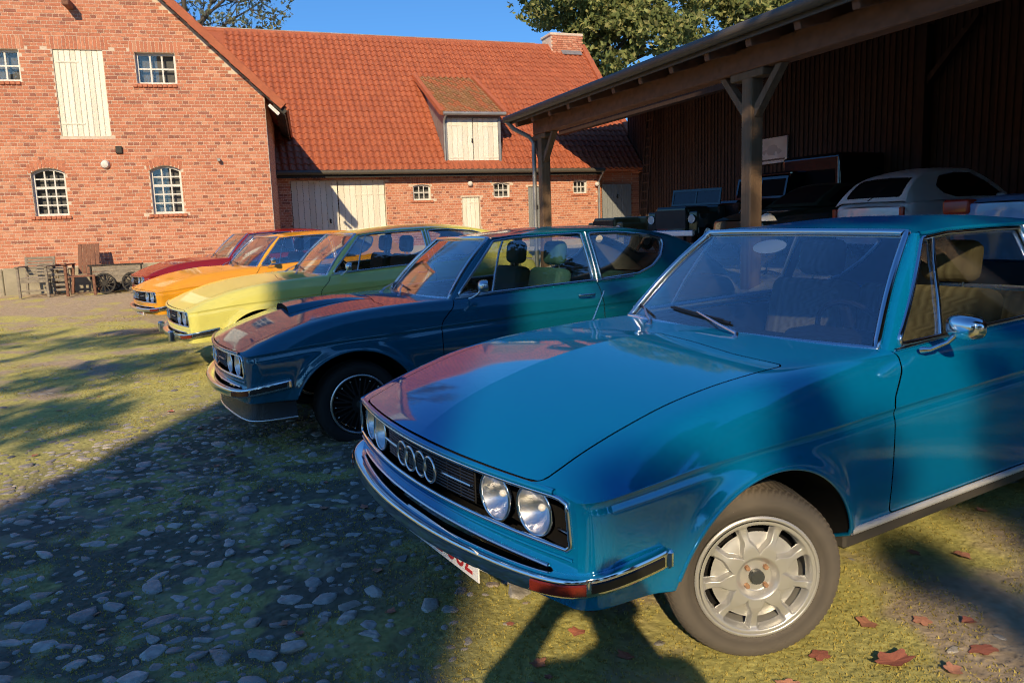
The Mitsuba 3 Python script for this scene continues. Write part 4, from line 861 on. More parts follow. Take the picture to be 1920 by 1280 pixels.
c_yb = pch([(-.6, .757), (-2.2, .757), (-2.9, .725), (-3.44, .65)]); c_yt = pch([(-.6, .588), (-1.8, .588), (-2.4, .58), (-2.9, .575), (-3.44, .62)])
c_crown = pch([(-1.1, .006), (-1.17, .008), (-1.4, .030), (-1.8, .050), (-2.4, .045), (-3.0, .03), (-3.44, .012)])
def side_y(x, z):
    t = np.clip((z - c_belt(x)) / (c_rail(x) - c_belt(x) + 1e-6), -.1, 1.05)
    return c_yb(x) - (c_yb(x) - c_yt(x)) * np.sign(t) * np.abs(t) ** 1.2
WIN1 = rpoly([(-.785, .976), (-1.172, 1.356), (-1.35, 1.372), (-1.75, 1.376), (-1.955, 1.374), (-1.965, 1.003)], .012)
WIN2 = rpoly([(-2.035, 1.006), (-2.028, 1.372), (-2.3, 1.366), (-2.62, 1.325), (-2.75, 1.285), (-2.745, 1.24), (-2.68, 1.15), (-2.57, 1.075), (-2.40, 1.022)], .02)
REARW = rpoly([(-2.72, -.47), (-2.72, .47), (-3.24, .46), (-3.24, -.46)], .05)
def recess(poly, depth, xf_, inset=.0):
    """a dark box behind an opening in the nose: poly in (y, z)"""
    P = np.array(poly); n = len(P); V = np.vstack([np.c_[xf_(P[:, 0]) + .001, P], np.c_[xf_(P[:, 0]) - depth, P]])
    k = np.arange(n); F = np.vstack([np.stack([k, (k + 1) % n, k + n], 1), np.stack([(k + 1) % n, (k + 1) % n + n, k + n], 1)])
    ys = np.linspace(P[:, 0].min(), P[:, 0].max(), 20); zs = (P[:, 1].min(), P[:, 1].max())
    B = np.array([[(xf_(y) - depth, y, z) for z in zs] for y in ys]); bv, bf, _ = grid_mesh(B)
    return trimesh.Trimesh(np.vstack([V, bv]), np.vstack([F, bf + len(V)]), process=False)
def sweep(path, nrm, prof):
    """sweep an (outwards, up) closed profile along a path"""
    p, o = np.asarray(path, float), np.asarray(nrm, float); prof = np.asarray(prof, float); m, n = len(p), len(prof)
    V = (p[:, None] + o[:, None] * prof[None, :, :1] + np.array([0, 0, 1.0]) * prof[None, :, 1:]).reshape(-1, 3)
    i, j = np.meshgrid(np.arange(m - 1), np.arange(n), indexing='ij'); j2 = (j + 1) % n
    q = np.stack([i * n + j, (i + 1) * n + j, (i + 1) * n + j2, i * n + j2], -1).reshape(-1, 4); F = np.vstack([q[:, [0, 1, 2]], q[:, [0, 2, 3]]])
    cv, caps = trimesh.creation.triangulate_polygon(sg.Polygon(prof), engine='earcut'); near = np.array([np.argmin(((prof - c) ** 2).sum(1)) for c in cv]); caps = near[caps]
    F = np.vstack([F, caps, caps[:, ::-1] + (m - 1) * n])
    t = trimesh.Trimesh(V, F, process=False)
    t.fix_normals(); return t
def wheel_parts(style, fine=False):
    """axis along +y (outwards), hub face plane near y = 0"""
    out = []
    prof = [(.206, -.010), (.216, .004), (.232, .011), (.252, .0135), (.272, .010), (.286, -.002), (.2935, -.016), (.2975, -.026)]
    yy = []
    for c in np.linspace(-.035, -.145, 12): yy += [(.2985, c + .0042), (.2985, c - .0020), (.2915, c - .0030), (.2915, c - .0050)]
    prof = prof + yy + [(.2975, -.154), (.286, -.178), (.252, -.194), (.206, -.178)]
    def rev(pr, n=72):
        pr = np.array(pr); th = np.linspace(0, 2 * np.pi, n + 1); P = np.array([[(r * math.cos(t), y, r * math.sin(t)) for r, y in pr] for t in th]); m = grid_mesh(P); return m
    t = rev(prof, 240 if fine else 72)
    if fine:
        a_ = np.round(np.arctan2(t[0][:, 2], t[0][:, 0]) / (2 * np.pi) * 240).astype(int); rr_ = np.hypot(t[0][:, 0], t[0][:, 2]); k_ = 1 - np.where((a_ % 3 == 0) & (rr_ > .284), .014, 0) ; t = (t[0] * np.c_[k_, np.ones(len(k_)), k_], t[1], t[2])
    rad = t[0] * [1, 0, 1]; w = t[0][:, 1] + .09
    if (t[2] * np.c_[rad[:, 0], w * 1.0, rad[:, 2]]).sum() < 0: t = flip(t)
    V, F, N = t; rr_ = np.hypot(V[:, 0], V[:, 2]); w1 = sm(.282, .292, rr_)[:, None]; w2 = (sm(.212, .222, rr_) * sm(.250, .238, rr_))[:, None]
    ec = .86 + .28 * meshkit.fbm(V * 16, 3)[:, None]; col = (np.array([.105, .092, .078]) * (1 - w1) * (1 - .30 * w2) + np.array([.165, .135, .100]) * w1) * ec; col = np.where((rr_ < .2945)[:, None] & (w1 > .9), col * .45, col)
    out.append(('tyre', ply((V, F), normals=N, color=col), 'tyre'))
    barrel = rev([(.212, .006), (.206, .012), (.198, .010), (.193, -.004), (.186, -.02), (.180, -.06), (.180, -.16)], 72)
    if (barrel[2][:, 1]).sum() < 0: barrel = flip(barrel)
    if style == 'silver':
        nr, nt = 56, 432; r = np.linspace(.016, .196, nr); th = np.linspace(0, 2 * np.pi, nt + 1); R_, A = np.meshgrid(r, th, indexing='ij')
        ph = (A * 9 / (2 * np.pi)) % 1.0 - .5; da = np.abs(ph) * 40.0     # degrees from the middle of a pocket
        h = .004 + .010 * sm(.062, .075, R_) - .012 * sm(.10, .165, R_) + .010 * sm(.172, .188, R_)
        h -= .016 * sm(.066, .052, R_)
        half = 15.5 * sm(.078, .135, R_); pk = sm(half + .8, half - 2.2, da) * sm(.080, .092, R_) * sm(.184, .176, R_)
        h -= .024 * pk
        P = np.stack([R_ * np.cos(A), h, R_ * np.sin(A)], -1); m = grid_mesh(P)
        if m[2][:, 1].mean() < 0: m = flip(m)
        rr, dd = R_.ravel(), da.ravel()
        hole = np.minimum(np.minimum((rr - .150) / .012, (.175 - rr) / .012), (13.0 - dd) * rr * .0175 / .006)
        face = clip(m, -hole)
        lipw = clip(m, .006 - np.abs(hole) * .012)   # inner edge of the openings
        out.append(('rim', plyN(join(face, barrel)), 'alloy'))
        dark = trimesh.creation.cylinder(.178, .02, sections=40); out.append(('rim__hub', ply(cat([xf(dark, tr(0, -.095, 0) @ rotx(math.pi / 2)), xf(trimesh.creation.cylinder(.12, .03, sections=40), tr(0, -.07, 0) @ rotx(math.pi / 2))]), 40), 'dark_inside'))
        cap = trimesh.creation.revolve([(0, -.01), (.024, -.01), (.0245, .008), (.021, .012), (0, .0125)], sections=28); out.append(('rim__cap', ply(xf(cap, rotx(-math.pi / 2) @ tr(0, 0, .0)), 30), 'cap'))
        nut = trimesh.creation.cylinder(.0085, .014, sections=6); out.append(('rim__nut', ply(cat([xf(nut, tr(.044 * math.cos(a), -.002, .044 * math.sin(a)) @ rotx(math.pi / 2)) for a in np.arange(4) * math.pi / 2 + .9])), 'rusty'))
    else:
        out.append(('rim', plyN(barrel), 'chrome_soft'))
        sp = []
        for i in range(15):
            a = i * 2 * math.pi / 15
            for d in (-.11, .11): sp.append(hull([(rr * math.cos(a + d * k) + w * math.sin(a) * -1, yv, rr * math.sin(a + d * k) + w * math.cos(a)) for rr, k, yv0 in ((.045, -.6, .004), (.188, .9, -.004)) for w in (-.005, .005) for yv in (yv0, yv0 - .014)]))
        sp.append(xf(trimesh.creation.cylinder(.062, .03, sections=32), tr(0, -.006, 0) @ rotx(math.pi / 2)))
        out.append(('rim__spokes', ply(cat(sp)), 'alloy_black'))
        out.append(('rim__hub', ply(xf(trimesh.creation.cylinder(.178, .02, sections=40), tr(0, -.08, 0) @ rotx(math.pi / 2)), 40), 'dark_inside'))
        bt = trimesh.creation.icosphere(1, .006); out.append(('rim__nut', ply(cat([xf(bt, tr(.172 * math.cos(a), -.001, .172 * math.sin(a))) for a in np.arange(15) * 2 * math.pi / 15 + .1])), 'chrome_soft'))
        out.append(('rim__cap', ply(xf(trimesh.creation.cylinder(.03, .03, sections=24), tr(0, .004, 0) @ rotx(math.pi / 2)), 30), 'cap'))
    return out
mat('cap', base_color=rgb(0.05, 0.055, 0.055), roughness=0.35); mat('rusty', base_color=rgb(0.30, 0.17, 0.10), roughness=0.7)
mat('seat_mixed', base_color=VC, roughness=0.85)

def build_coupe():
    P = []      # (part name, ply dict, role)
    def add(n, pd, role): P.append((n, pd, role))
    s = np.concatenate([np.linspace(.845, .70, 26), np.linspace(.70, -3.2, 215)[1:], np.linspace(-3.2, -3.5, 18)[1:]])
    Q = np.array([section(v) for v in s]); S = np.repeat(s[:, None], Q.shape[1], 1)
    Y, Z = Q[..., 0].copy(), Q[..., 1]
    X = S - .16 * Y ** 2 * sm(.15, .80, S) + .12 * Y ** 2 * sm(-2.9, -3.5, S)
    vi = np.repeat(np.arange(Q.shape[1])[None], len(s), 0); side = vi >= NT - 1
    d = np.maximum(arch_f(X, Z), 0); Y = Y + np.where(side & (X > -.6), .020 * np.exp(-(d / .10) ** 2) * sm(.80, .70, Z), 0)
    d = np.maximum(arch_r(X, Z), 0); Y = Y + np.where(side & (X < -1.9), .012 * np.exp(-(d / .12) ** 2) * sm(.80, .70, Z), 0)
    m = grid_mesh(np.stack([X, Y, Z], -1))
    if m[2][:, 2][~side.ravel()].mean() < 0: m = flip(m)
    x, y, z = m[0].T; sd = side.ravel(); ss = S.ravel()
    fd = np.where(sd | (y > .754), sdf_poly(x, z, DOOR, .03), -1.0); fh = np.where(~sd, sdf_poly(ss, y, HOODP, .03), -1.0)
    fc = np.where(z > .80, sdf_poly(x, y, CABIN), -1.0)
    fa = np.where(y > .4, np.minimum(arch_f(x, z) * .4, arch_r(x, z) * .38), 1.0)
    # the boundary functions are signed distances only near their own surface: combine them one clip after another
    def clips(mm, fs):
        fs = [np.asarray(f, float) for f in fs]
        for i in range(len(fs)):
            V = np.hstack([mm[0]] + [g[:, None] for g in fs]); k = clip((V, mm[1], np.hstack([mm[2], np.zeros((len(V), len(fs)))])), fs[i])
            mm = (k[0][:, :3], k[1], k[2][:, :3] / (np.linalg.norm(k[2][:, :3], axis=1, keepdims=True) + 1e-12)); fs = [k[0][:, 3 + j] for j in range(len(fs))]
        return mm
    G = .0032
    body = clips(m, [-fd - G, -fh - G, -fc, fa]); door = clips(m, [fd - G, -fc]); hood = clips(m, [fh - G])
    # nose and tail panels
    def endpanel(sec, x0, k, sgn):
        ql = sec[NT - 1:-1]; t = np.linspace(-1, 1, 120)
        return grid_mesh(np.array([[(x0 - k * (yy * u) ** 2, yy * u, zz) for u in t] for yy, zz in ql]))
    nose = endpanel(Q[0], .845, .16, 1); nose = nose if nose[2][:, 0].mean() > 0 else flip(nose)
    GR = rpoly([(-.785, .578), (-.772, .714), (-.74, .724), (.74, .724), (.772, .714), (.785, .578)], .01); IN = rpoly([(-.72, .508), (-.70, .452), (.70, .452), (.72, .508)], .012)
    nose = clips(nose, [-sdf_poly(nose[0][:, 1], nose[0][:, 2], GR), -sdf_poly(nose[0][:, 1], nose[0][:, 2], IN)])
    tail = endpanel(Q[-1], -3.5, -.12, -1); tail = tail if tail[2][:, 0].mean() < 0 else flip(tail)
    cap0 = np.array([[(.845 - .16 * (yy * u) ** 2, yy * u, zz) for u in (-1, 1)] for yy, zz in Q[0][:NT]])
    add('body', plyN(join(body, mirror(body), nose, tail)), 'paint')
    add('hood', plyN(join(hood, mirror(hood))), 'paint')
    add('door', plyN(door), 'paint'); add('door', plyN(mirror(door)), 'paint')
    # under the shut lines
    lipy = np.linspace(-.725, .725, 40); add('hood__lip', ply(tube(np.c_[edge_x(lipy) + .001, lipy, np.full(40, .7345) - .0 * lipy], .0105, 10), True), 'paint')
    for nm, ff in (('hood__gap', fh), ('door__gap', fd)):
        k = clips(m, [.014 - np.abs(ff)]); k = (k[0] - k[2] * .012, k[1], k[2])
        if nm[0] == 'h': add(nm, plyN(k), 'dark_inside'); add(nm, plyN(mirror(k)), 'dark_inside')
        else: GAP = k
    gy = lambda xx, zz: float(np.interp(zz, Q[np.argmin(abs(s - xx)), NT - 1:, 1][::-1], Q[np.argmin(abs(s - xx)), NT - 1:, 0][::-1]))
    for sgn in (1, -1):
        add('door__seal', plyN(GAP if sgn > 0 else mirror(GAP)), 'dark_inside')
        add('sill_trim', ply(tube([(xx, sgn * (gy(xx, .385) + .006), .374) for xx in np.linspace(-.40, -2.15, 20)], .013, 8), True), 'trim_bright')
        add('sill_panel', ply(cbox(-.395, -2.16, sgn * .79, sgn * .838, .300, .362, .01)), 'sill')
        zz = np.linspace(.30, -.30, 2)
        for nm, cx, ax, az in (('front', .03, .425, .395), ('rear', -2.56, .40, .36)):
            th = np.linspace(.36 if nm == 'front' else 0, np.pi + .02, 40); ring = np.stack([cx + ax * np.cos(th), 0 * th, .295 + az * np.sin(th)], 1)
            yo = np.array([gy(min(max(px, -3.4), .8), max(pz, .36)) for px, _, pz in ring]) + (.0165 if nm == 'front' else .009)
            o = ring.copy(); o[:, 1] = sgn * yo
            add('arch_lip', ply(tube(o, .0075, 8), True), 'paint')
            wl = np.stack([o, np.c_[ring[:, 0], np.full(40, sgn * .42), ring[:, 2]]], 1); V, F, N = grid_mesh(wl)
            dk = np.array([[(cx + ax * k * math.cos(t), sgn * .42, .295 + az * k * math.sin(t)) for k in (0, 1)] for t in th]); V2, F2, N2 = grid_mesh(dk)
            add('wheel_well', ply((np.vstack([V, V2]), np.vstack([F, F2 + len(V)]))), 'dark_inside')
    add('underbody', ply(cat([box(-.40, -2.15, -.76, .76, .335, .345), box(.66, -.40, -.44, .44, .40, .41), box(-2.15, -3.4, -.44, .44, .38, .39), box(.60, .62, -.44, .44, .41, .70)])), 'dark_inside')
    # grille
    add('grille', ply(recess(GR, .10, edge_x)), 'dark_inside')
    yy = np.linspace(-.34, .34, 24)
    add('grille__slats', ply(cat([tube(np.c_[edge_x(yy) - .022, yy, np.full(24, zz)], .0035, 5) for zz in np.linspace(.602, .708, 11)] + [tube([(edge_x(v) - .026, v, .595), (edge_x(v) - .026, v, .715)], .003, 5) for v in np.linspace(-.34, .34, 9)])), 'plastic_black')
    for a, b in ((-.345, -.165), (.165, .345)):
        yb = np.linspace(a, b, 8); add('grille__bar', ply(tube(np.c_[edge_x(yb) - .008, yb, np.full(8, .657)], .0055, 8), True), 'chrome')
    fr = sg.Polygon(GR).exterior; pts = np.array([fr.interpolate(v).coords[0] for v in np.linspace(0, fr.length, 140, endpoint=False)])
    add('grille__frame', ply(tube(np.c_[edge_x(pts[:, 0]) + .003, pts], .0075, 8, closed=True), True), 'chrome')
    yy = np.linspace(-.79, .79, 40); add('grille__trim', ply(tube(np.c_[edge_x(yy) + .004, yy, np.full(40, .552)], .0045, 6), True), 'paint')
    add('lower_intake', ply(recess(IN, .08, edge_x)), 'dark_inside')
    yy = np.linspace(-.70, .70, 30); add('lower_intake__trim', ply(tube(np.c_[edge_x(yy) + .003, yy, np.full(30, .512)], .006, 6), True), 'chrome_soft')
    for sgn in (1, -1):
        for yv, xo in ((.628, .0), (.456, .0)):
            c = np.array([float(edge_x(yv)) - .016, sgn * yv, .653]); A = tr(*c) @ rotz(sgn * math.atan(.16 * 2 * yv) * .6) @ roty(math.pi / 2)
            add('headlight', ply(xf(trimesh.creation.torus(.0755, .0055, 36, 10), A), True), 'chrome')
            dish = trimesh.creation.revolve([(.001, -.050), (.02, -.046), (.050, -.026), (.073, .0)], sections=36); add('headlight__reflector', ply(xf(dish, A), True), 'chrome_soft')
            bulb = trimesh.creation.icosphere(2, .012); add('headlight__bulb', ply(xf(bulb, A @ tr(0, 0, -.03)), True), 'plate_white')
            rr = np.linspace(0, .074, 9); lens = np.array([[(a * math.cos(t), a * math.sin(t), .011 * (1 - (a / .074) ** 2) + .0022 * math.sin(a * math.cos(t) * 520)) for a in rr] for t in np.linspace(0, 2 * np.pi, 49)])
            V, F, N = grid_mesh(lens); add('headlight__lens', ply(xf(trimesh.Trimesh(V, F, process=False), A), True), 'lens')
        add('grille__bracket', ply(cat([cbox(float(edge_x(.735)) - .03, float(edge_x(.735)) - .022, sgn * .70, sgn * .765, .612, .618, .001), cbox(float(edge_x(.735)) - .03, float(edge_x(.735)) - .022, sgn * .757, sgn * .766, .600, .640, .001)])), 'chrome_soft')
    rg = trimesh.creation.torus(.0425, .0052, 36, 8)
    for i, v in enumerate((-.1155, -.0385, .0385, .1155)): add('ring_emblem', ply(xf(rg, tr(float(edge_x(v)) + .006 + .004 * (i % 2), v, .657) @ roty(math.pi / 2)), True), 'chrome')
    # bumper
    half = [(.478, .884, .522), (.53, .886, .516), (.60, .884, .508), (.68, .873, .498), (.735, .850, .490), (.775, .812, .482), (.812, .745, .476), (.850, .62, .471), (.882, .46, .468), (.907, .28, .466), (.918, .12, .465)]
    full = np.array(half + [(.920, 0, .465)] + [(a, -b, c) for a, b, c in half[::-1]]); tt = np.arange(len(full)); uu = np.linspace(0, len(full) - 1, 90)
    from scipy.interpolate import CubicSpline
    path = PchipInterpolator(tt, full)(uu); tg = np.gradient(path, axis=0); nr = np.stack([tg[:, 1], -tg[:, 0], 0 * tg[:, 0]], 1); nr /= np.linalg.norm(nr, axis=1, keepdims=True)
    if nr[45, 0] < 0: nr = -nr
    prof = [(-.085, .016), (-.05, .026), (-.018, .030), (-.004, .026), (.001, .017), (.001, -.017), (-.004, -.026), (-.018, -.031), (-.05, -.024), (-.05, -.019), (-.018, -.024), (-.010, 0), (-.02, .022), (-.085, .011)]
    add('bumper', ply(sweep(path, nr, prof), 40), 'chrome')
    strip = [(.0005, .0155), (.006, .012), (.006, -.012), (.0005, -.0155), (-.004, 0)]
    [add('bumper__strip', ply(sweep(path[q_], nr[q_], strip), 40), 'rubber') for q_ in ([i for i in range(2, 88) if path[i, 1] > .845], [i for i in range(2, 88) if path[i, 1] < -.845])]
    for sgn in (1, -1):
        sel = [i for i in range(90) if .675 < sgn * path[i, 1] < .850 and path[i, 0] > .72]
        add('bumper__indicator', ply(sweep(path[sel], nr[sel], [(.004, .0165), (.0085, .013), (.0085, -.015), (.004, -.0185)]), 40), 'lens_red')
        e = path[0 if sgn > 0 else -1]; add('bumper__end_cap', ply(cbox(e[0] - .012, e[0] + .01, e[1] - .016, e[1] + .012, e[2] - .028, e[2] + .028, .008)), 'chrome')
        add('bumper__bracket', ply(box(.78, .90, sgn * .30 - .02, sgn * .30 + .02, .44, .46)), 'dark_inside')
    # number plate hung under the bumper
    add('number_plate', ply(cbox(.872, .878, -.03, .480, .396, .496, .004)), 'plate_white')
    tx = meshkit.text_mesh('O-01 GUZ', .066, .0015, bold=True); w_ = tx.bounds[1, 0] - tx.bounds[0, 0]
    tx.apply_scale([.425 / w_, 1, 1]); M = np.eye(4); M[:3, 0], M[:3, 1], M[:3, 2], M[:3, 3] = [0, 1, 0], [0, 0, 1], [1, 0, 0], [.8782, .012, .414]
    add('number_plate__letters', ply(xf(tx, M)), 'plate_red')
    # greenhouse
    xs = np.linspace(-.66, -3.44, 230); t = np.linspace(-.04, 1, 40)
    Xg, Tg = np.meshgrid(xs, t, indexing='ij'); Zg = c_belt(Xg) + (c_rail(Xg) - c_belt(Xg)) * Tg; Yg = side_y(Xg, Zg)
    g = grid_mesh(np.stack([Xg, Yg, Zg], -1)); g = g if g[2][:, 1].mean() > 0 else flip(g)
    gx, gz = g[0][:, 0], g[0][:, 2]; fA = (-.757 - (gz - .95) * (.408 / .428)) - gx
    s1, s2 = sdf_poly(gx, gz, WIN1), sdf_poly(gx, gz, WIN2)
    shell = clips(g, [fA, -s1, -s2])
    inner = (shell[0] - shell[2] * .018, shell[1][:, ::-1], -shell[2])
    def panes(fsd, inset=.010):
        k = clips(g, [fsd + .006]); return (k[0] - k[2] * inset, k[1], k[2])
    Xr = np.linspace(-1.165, -3.44, 190); tr_ = np.linspace(-1, 1, 61); XR, TR = np.meshgrid(Xr, tr_, indexing='ij')
    YR = c_yt(XR) * TR; ZR = c_rail(XR) + c_crown(XR) * (1 - np.abs(TR) ** 2.6); XR2 = XR + .04 * (1 - TR ** 2) * sm(-1.6, -1.165, XR)
    rf = grid_mesh(np.stack([XR2, YR, ZR], -1)); rf = rf if rf[2][:, 2].mean() > 0 else flip(rf)
    srw = sdf_poly(rf[0][:, 0], rf[0][:, 1], REARW); roof = clips(rf, [-srw])
    rails = []
    for sgn in (1, -1):
        xr_ = np.linspace(-1.17, -3.40, 60); rails.append(tube(np.c_[xr_, sgn * (c_yt(xr_) + .002), c_rail(xr_)], .0095, 8))
    add('roof', plyN(join(shell, mirror(shell), roof)), 'paint')
    add('roof__drip_rail', ply(cat(rails), True), 'paint')
    add('roof__lining', plyN(join(inner, mirror(inner), (roof[0] - roof[2] * .02, roof[1][:, ::-1], -roof[2]))), 'lining')
    add('side_window', plyN(panes(s1)), 'glass'); add('side_window', plyN(mirror(panes(s1))), 'glass'); add('side_window', plyN(panes(s2)), 'glass'); add('side_window', plyN(mirror(panes(s2))), 'glass')
    k = clips(rf, [srw + .006]); add('rear_window', plyN((k[0] - k[2] * .008, k[1], k[2])), 'glass')
    for sgn in (1, -1):
        for Wp in (WIN1, WIN2):
            e = sg.Polygon(Wp).exterior; q = np.array([e.interpolate(v).coords[0] for v in np.linspace(0, e.length, 110, endpoint=False)])
            add('side_window__frame', ply(tube(np.c_[q[:, 0], sgn * (side_y(q[:, 0], q[:, 1]) + .002), q[:, 1]], .0105, 8, closed=True), True), 'chrome')
        vp = [(-1.075, .975), (-1.13, 1.12), (-1.20, 1.27), (-1.262, 1.366)]
        add('side_window__vent_bar', ply(tube([(a, sgn * float(side_y(a, b)), b) for a, b in vp], .0085, 8), True), 'chrome')
        bz = np.linspace(.985, 1.383, 10); add('pillar_trim', ply(tube(np.c_[np.full(10, -1.998), sgn * (side_y(np.full(10, -1.998), bz) + .001), bz], .011, 8), True), 'chrome_soft')
        bx = np.linspace(-.77, -2.35, 30); add('belt_trim', ply(tube(np.c_[bx, sgn * (c_yb(bx) + .004), c_belt(bx) + .004], .0065, 8), True), 'chrome')
    # windscreen, pillars
    tv, uv_ = np.linspace(-1, 1, 41), np.linspace(0, 1, 17); Tv, Uv = np.meshgrid(tv, uv_, indexing='ij')
    B = np.stack([-.625 - .115 * Tv ** 2, .705 * Tv, .957 - .004 * Tv ** 2], -1); TT = np.stack([-1.118 - .042 * Tv ** 2, .548 * Tv, 1.381 - .007 * Tv ** 2], -1)
    W = B + (TT - B) * Uv[..., None] + np.sin(np.pi * Uv)[..., None] * np.array([.022, 0, .022]) * (1 - .3 * Tv[..., None] ** 2)
    ws = grid_mesh(W); ws = ws if ws[2][:, 0].mean() > 0 else flip(ws); add('windscreen', plyN(ws), 'screen')
    rim = np.vstack([W[:, 0], W[-1, 1:], W[::-1, -1][1:], W[0, ::-1][1:-1]]); add('windscreen__frame', ply(tube(rim + [.004, 0, .006], .0155, 10, closed=True), True), 'chrome')
    add('windscreen__seal', ply(tube(rim * [1, .975, 1] + [-.004, 0, .004], .008, 6, closed=True), True), 'plastic_black')
    for sgn in (1, -1):
        e = W[-1]; a = np.stack([np.interp(uv_, [0, 1], [-.757, -1.165]), side_y(np.interp(uv_, [0, 1], [-.757, -1.165]), np.interp(uv_, [0, 1], [.950, 1.376])), np.interp(uv_, [0, 1], [.950, 1.376])], 1)
        k = np.linspace(0, 1, 7)[None, :, None]; pil = e[:, None] + (a - e)[:, None] * k + np.sin(np.pi * k) * np.array([.010, .008, .004])
        pm = grid_mesh(pil); pm = pm if pm[2][:, 1].mean() > 0 else flip(pm)
        add('windscreen_pillar', plyN(pm if sgn > 0 else mirror(pm)), 'paint')
        pin = (pm[0] - pm[2] * .025, pm[1][:, ::-1], -pm[2]); add('windscreen_pillar__lining', plyN(pin if sgn > 0 else mirror(pin)), 'lining')
    sk = []
    cw = grid_mesh(np.array([[(-.59 - .115 * v * v - .06 * u, .72 * v, .947 + .004 * (1 - v * v) + .004 * u) for u in (0, 1)] for v in np.linspace(-1, 1, 30)])); add('cowl', plyN(cw if cw[2][:, 2].mean() > 0 else flip(cw)), 'paint')
    add('cowl__vent', ply(cat([cbox(-.40, -.475, a, a + .022, float(c_zr(-.43)) + .004, float(c_zr(-.43)) + .0115, .002) for a in np.arange(.04, .42, .028)])), 'plastic_black')
    # wipers
    def wsp(yy, u, off=.012):
        t_ = yy / (.705 + (.548 - .705) * u); Bq = np.array([-.625 - .115 * t_ ** 2, .705 * t_, .957 - .004 * t_ ** 2]); Tq = np.array([-1.118 - .042 * t_ ** 2, .548 * t_, 1.381 - .007 * t_ ** 2])
        return Bq + (Tq - Bq) * u + math.sin(math.pi * u) * np.array([.022, 0, .022]) + np.array([.66, 0, .75]) * off
    for px, py, ya, yb, ua, ub in ((-.515, .215, -.37, .06, .150, .085), (-.535, -.335, -.655, -.50, .120, .060)):
        p0 = np.array([px, py, .966]); mid = (wsp(ya, ua, .028) + wsp(yb, ub, .028)) / 2
        add('wiper', ply(tube([p0, p0 + [-.02, -.01, .022], p0 + .35 * (mid - p0) + [0, 0, .016], mid], [.010, .009, .006, .0045], 8), True), 'chrome_soft')
        add('wiper__blade', ply(cat([tube([wsp(ya + (yb - ya) * v, ua + (ub - ua) * v, .010) for v in np.linspace(0, 1, 8)], .006, 6), tube([wsp(ya + (yb - ya) * v, ua + (ub - ua) * v, .021) for v in np.linspace(.08, .92, 8)], .0045, 6)]), True), 'plastic_black')
        add('wiper__cap', ply(xf(trimesh.creation.icosphere(2, .018), tr(px, py, .966)), True), 'chrome_soft')
    # mirror on the driver's side
    mh = trimesh.creation.icosphere(3, 1.0); v = np.array(mh.vertices); v = np.sign(v) * np.abs(v) ** .75; v[:, 0] = np.where(v[:, 0] < -.45, -.45, v[:, 0])
    mh = trimesh.Trimesh(v * [.048, .074, .045], mh.faces, process=False); MM = tr(-.935, .925, 1.048) @ rotz(-.30)
    add('mirror', ply(xf(mh, MM), 40), 'chrome'); add('mirror__stalk', ply(tube([(-.87, .80, .955), (-.872, .835, .962), (-.90, .88, .99), (-.925, .905, 1.03)], [.013, .009, .008, .011], 8), True), 'chrome')
    # door furniture
    for sgn in (1, -1):
        add('door__handle', ply(cat([tube([(-1.76, sgn * .868, .905), (-1.77, sgn * .888, .905), (-1.88, sgn * .890, .903), (-1.90, sgn * .868, .903)], .009, 8)]), True), 'chrome')
    # cabin
    for sgn in (1, -1): add('door_card', ply(cat([cbox(-.70, -1.97, sgn * .685, sgn * .735, .40, .955, .01)])), 'lining_dark'); add('rear_side_card', ply(cbox(-1.97, -2.75, sgn * .66, sgn * .72, .40, .965, .01)), 'lining_dark')
    add('cabin_floor', ply(cat([box(-.62, -2.9, -.70, .70, .345, .36), box(-.60, -.62, -.72, .72, .35, .93), box(-2.62, -3.0, -.66, .66, .90, .93)])), 'dark_inside')
    add('dashboard', ply(cat([rbox(-1.06, -.76, -.68, .68, .74, .925, .05), rbox(-1.08, -.86, .16, .58, .80, .975, .04)]), 40), 'lining_dark')
    sw = tr(-1.115, .36, .925) @ roty(math.radians(-62)); ring = trimesh.creation.torus(.185, .012, 40, 8)
    add('steering_wheel', ply(cat([xf(ring, sw), xf(rbox(-.17, .17, -.022, .022, -.03, .0, .008), sw), xf(rbox(-.03, .0, -.03, .03, -.22, 0, .01), sw)]), 40), 'trim_dark')
    def seatblock(w, h, tk, pl=.036, amp=.007, r=.055):
        """upright cushion: x thickness, y width, z height, pleats along z"""
        b = manifold3d.Manifold.batch_hull([manifold3d.Manifold.sphere(r, 16).translate([a, c, e]) for a in (r, tk - r) for c in (-w / 2 + r, w / 2 - r) for e in (r, h - r)]).refine_to_length(.022).to_mesh()
        v, f = np.array(b.vert_properties[:, :3]), np.array(b.tri_verts); mid = (np.abs(v[:, 1]) < w / 2 - .055)
        v[:, 0] += np.where(mid & (v[:, 0] > tk * .5), amp * np.abs(np.sin(v[:, 1] / pl * np.pi)) - amp, 0)
        st = np.sin(v[:, 1] / pl * np.pi * 1.0) ** 2; c = np.where(mid[:, None], np.array([0.18, 0.14, 0.075]) + st[:, None] * np.array([.20, .175, .11]), np.array([0.20, 0.155, 0.085]))
        return trimesh.Trimesh(v, f, process=False), c
    for sgn in (1, -1):
        bk, c = seatblock(.52, .60, .15); M = tr(-1.73, sgn * .36, .50) @ roty(math.radians(-14)) @ tr(0, 0, 0)
        add('front_seat', ply(xf(bk, M), True, color=c), 'seat')
        cu, c = seatblock(.52, .52, .15); add('front_seat__cushion', ply(xf(cu, tr(-1.69, sgn * .36, .60) @ roty(math.radians(83))), True, color=c), 'seat')
        hr, c = seatblock(.27, .20, .11, amp=0, r=.05); add('front_seat__headrest', ply(xf(hr, tr(-1.885, sgn * .36, 1.115) @ roty(math.radians(-8))), True, color=c), 'seat')
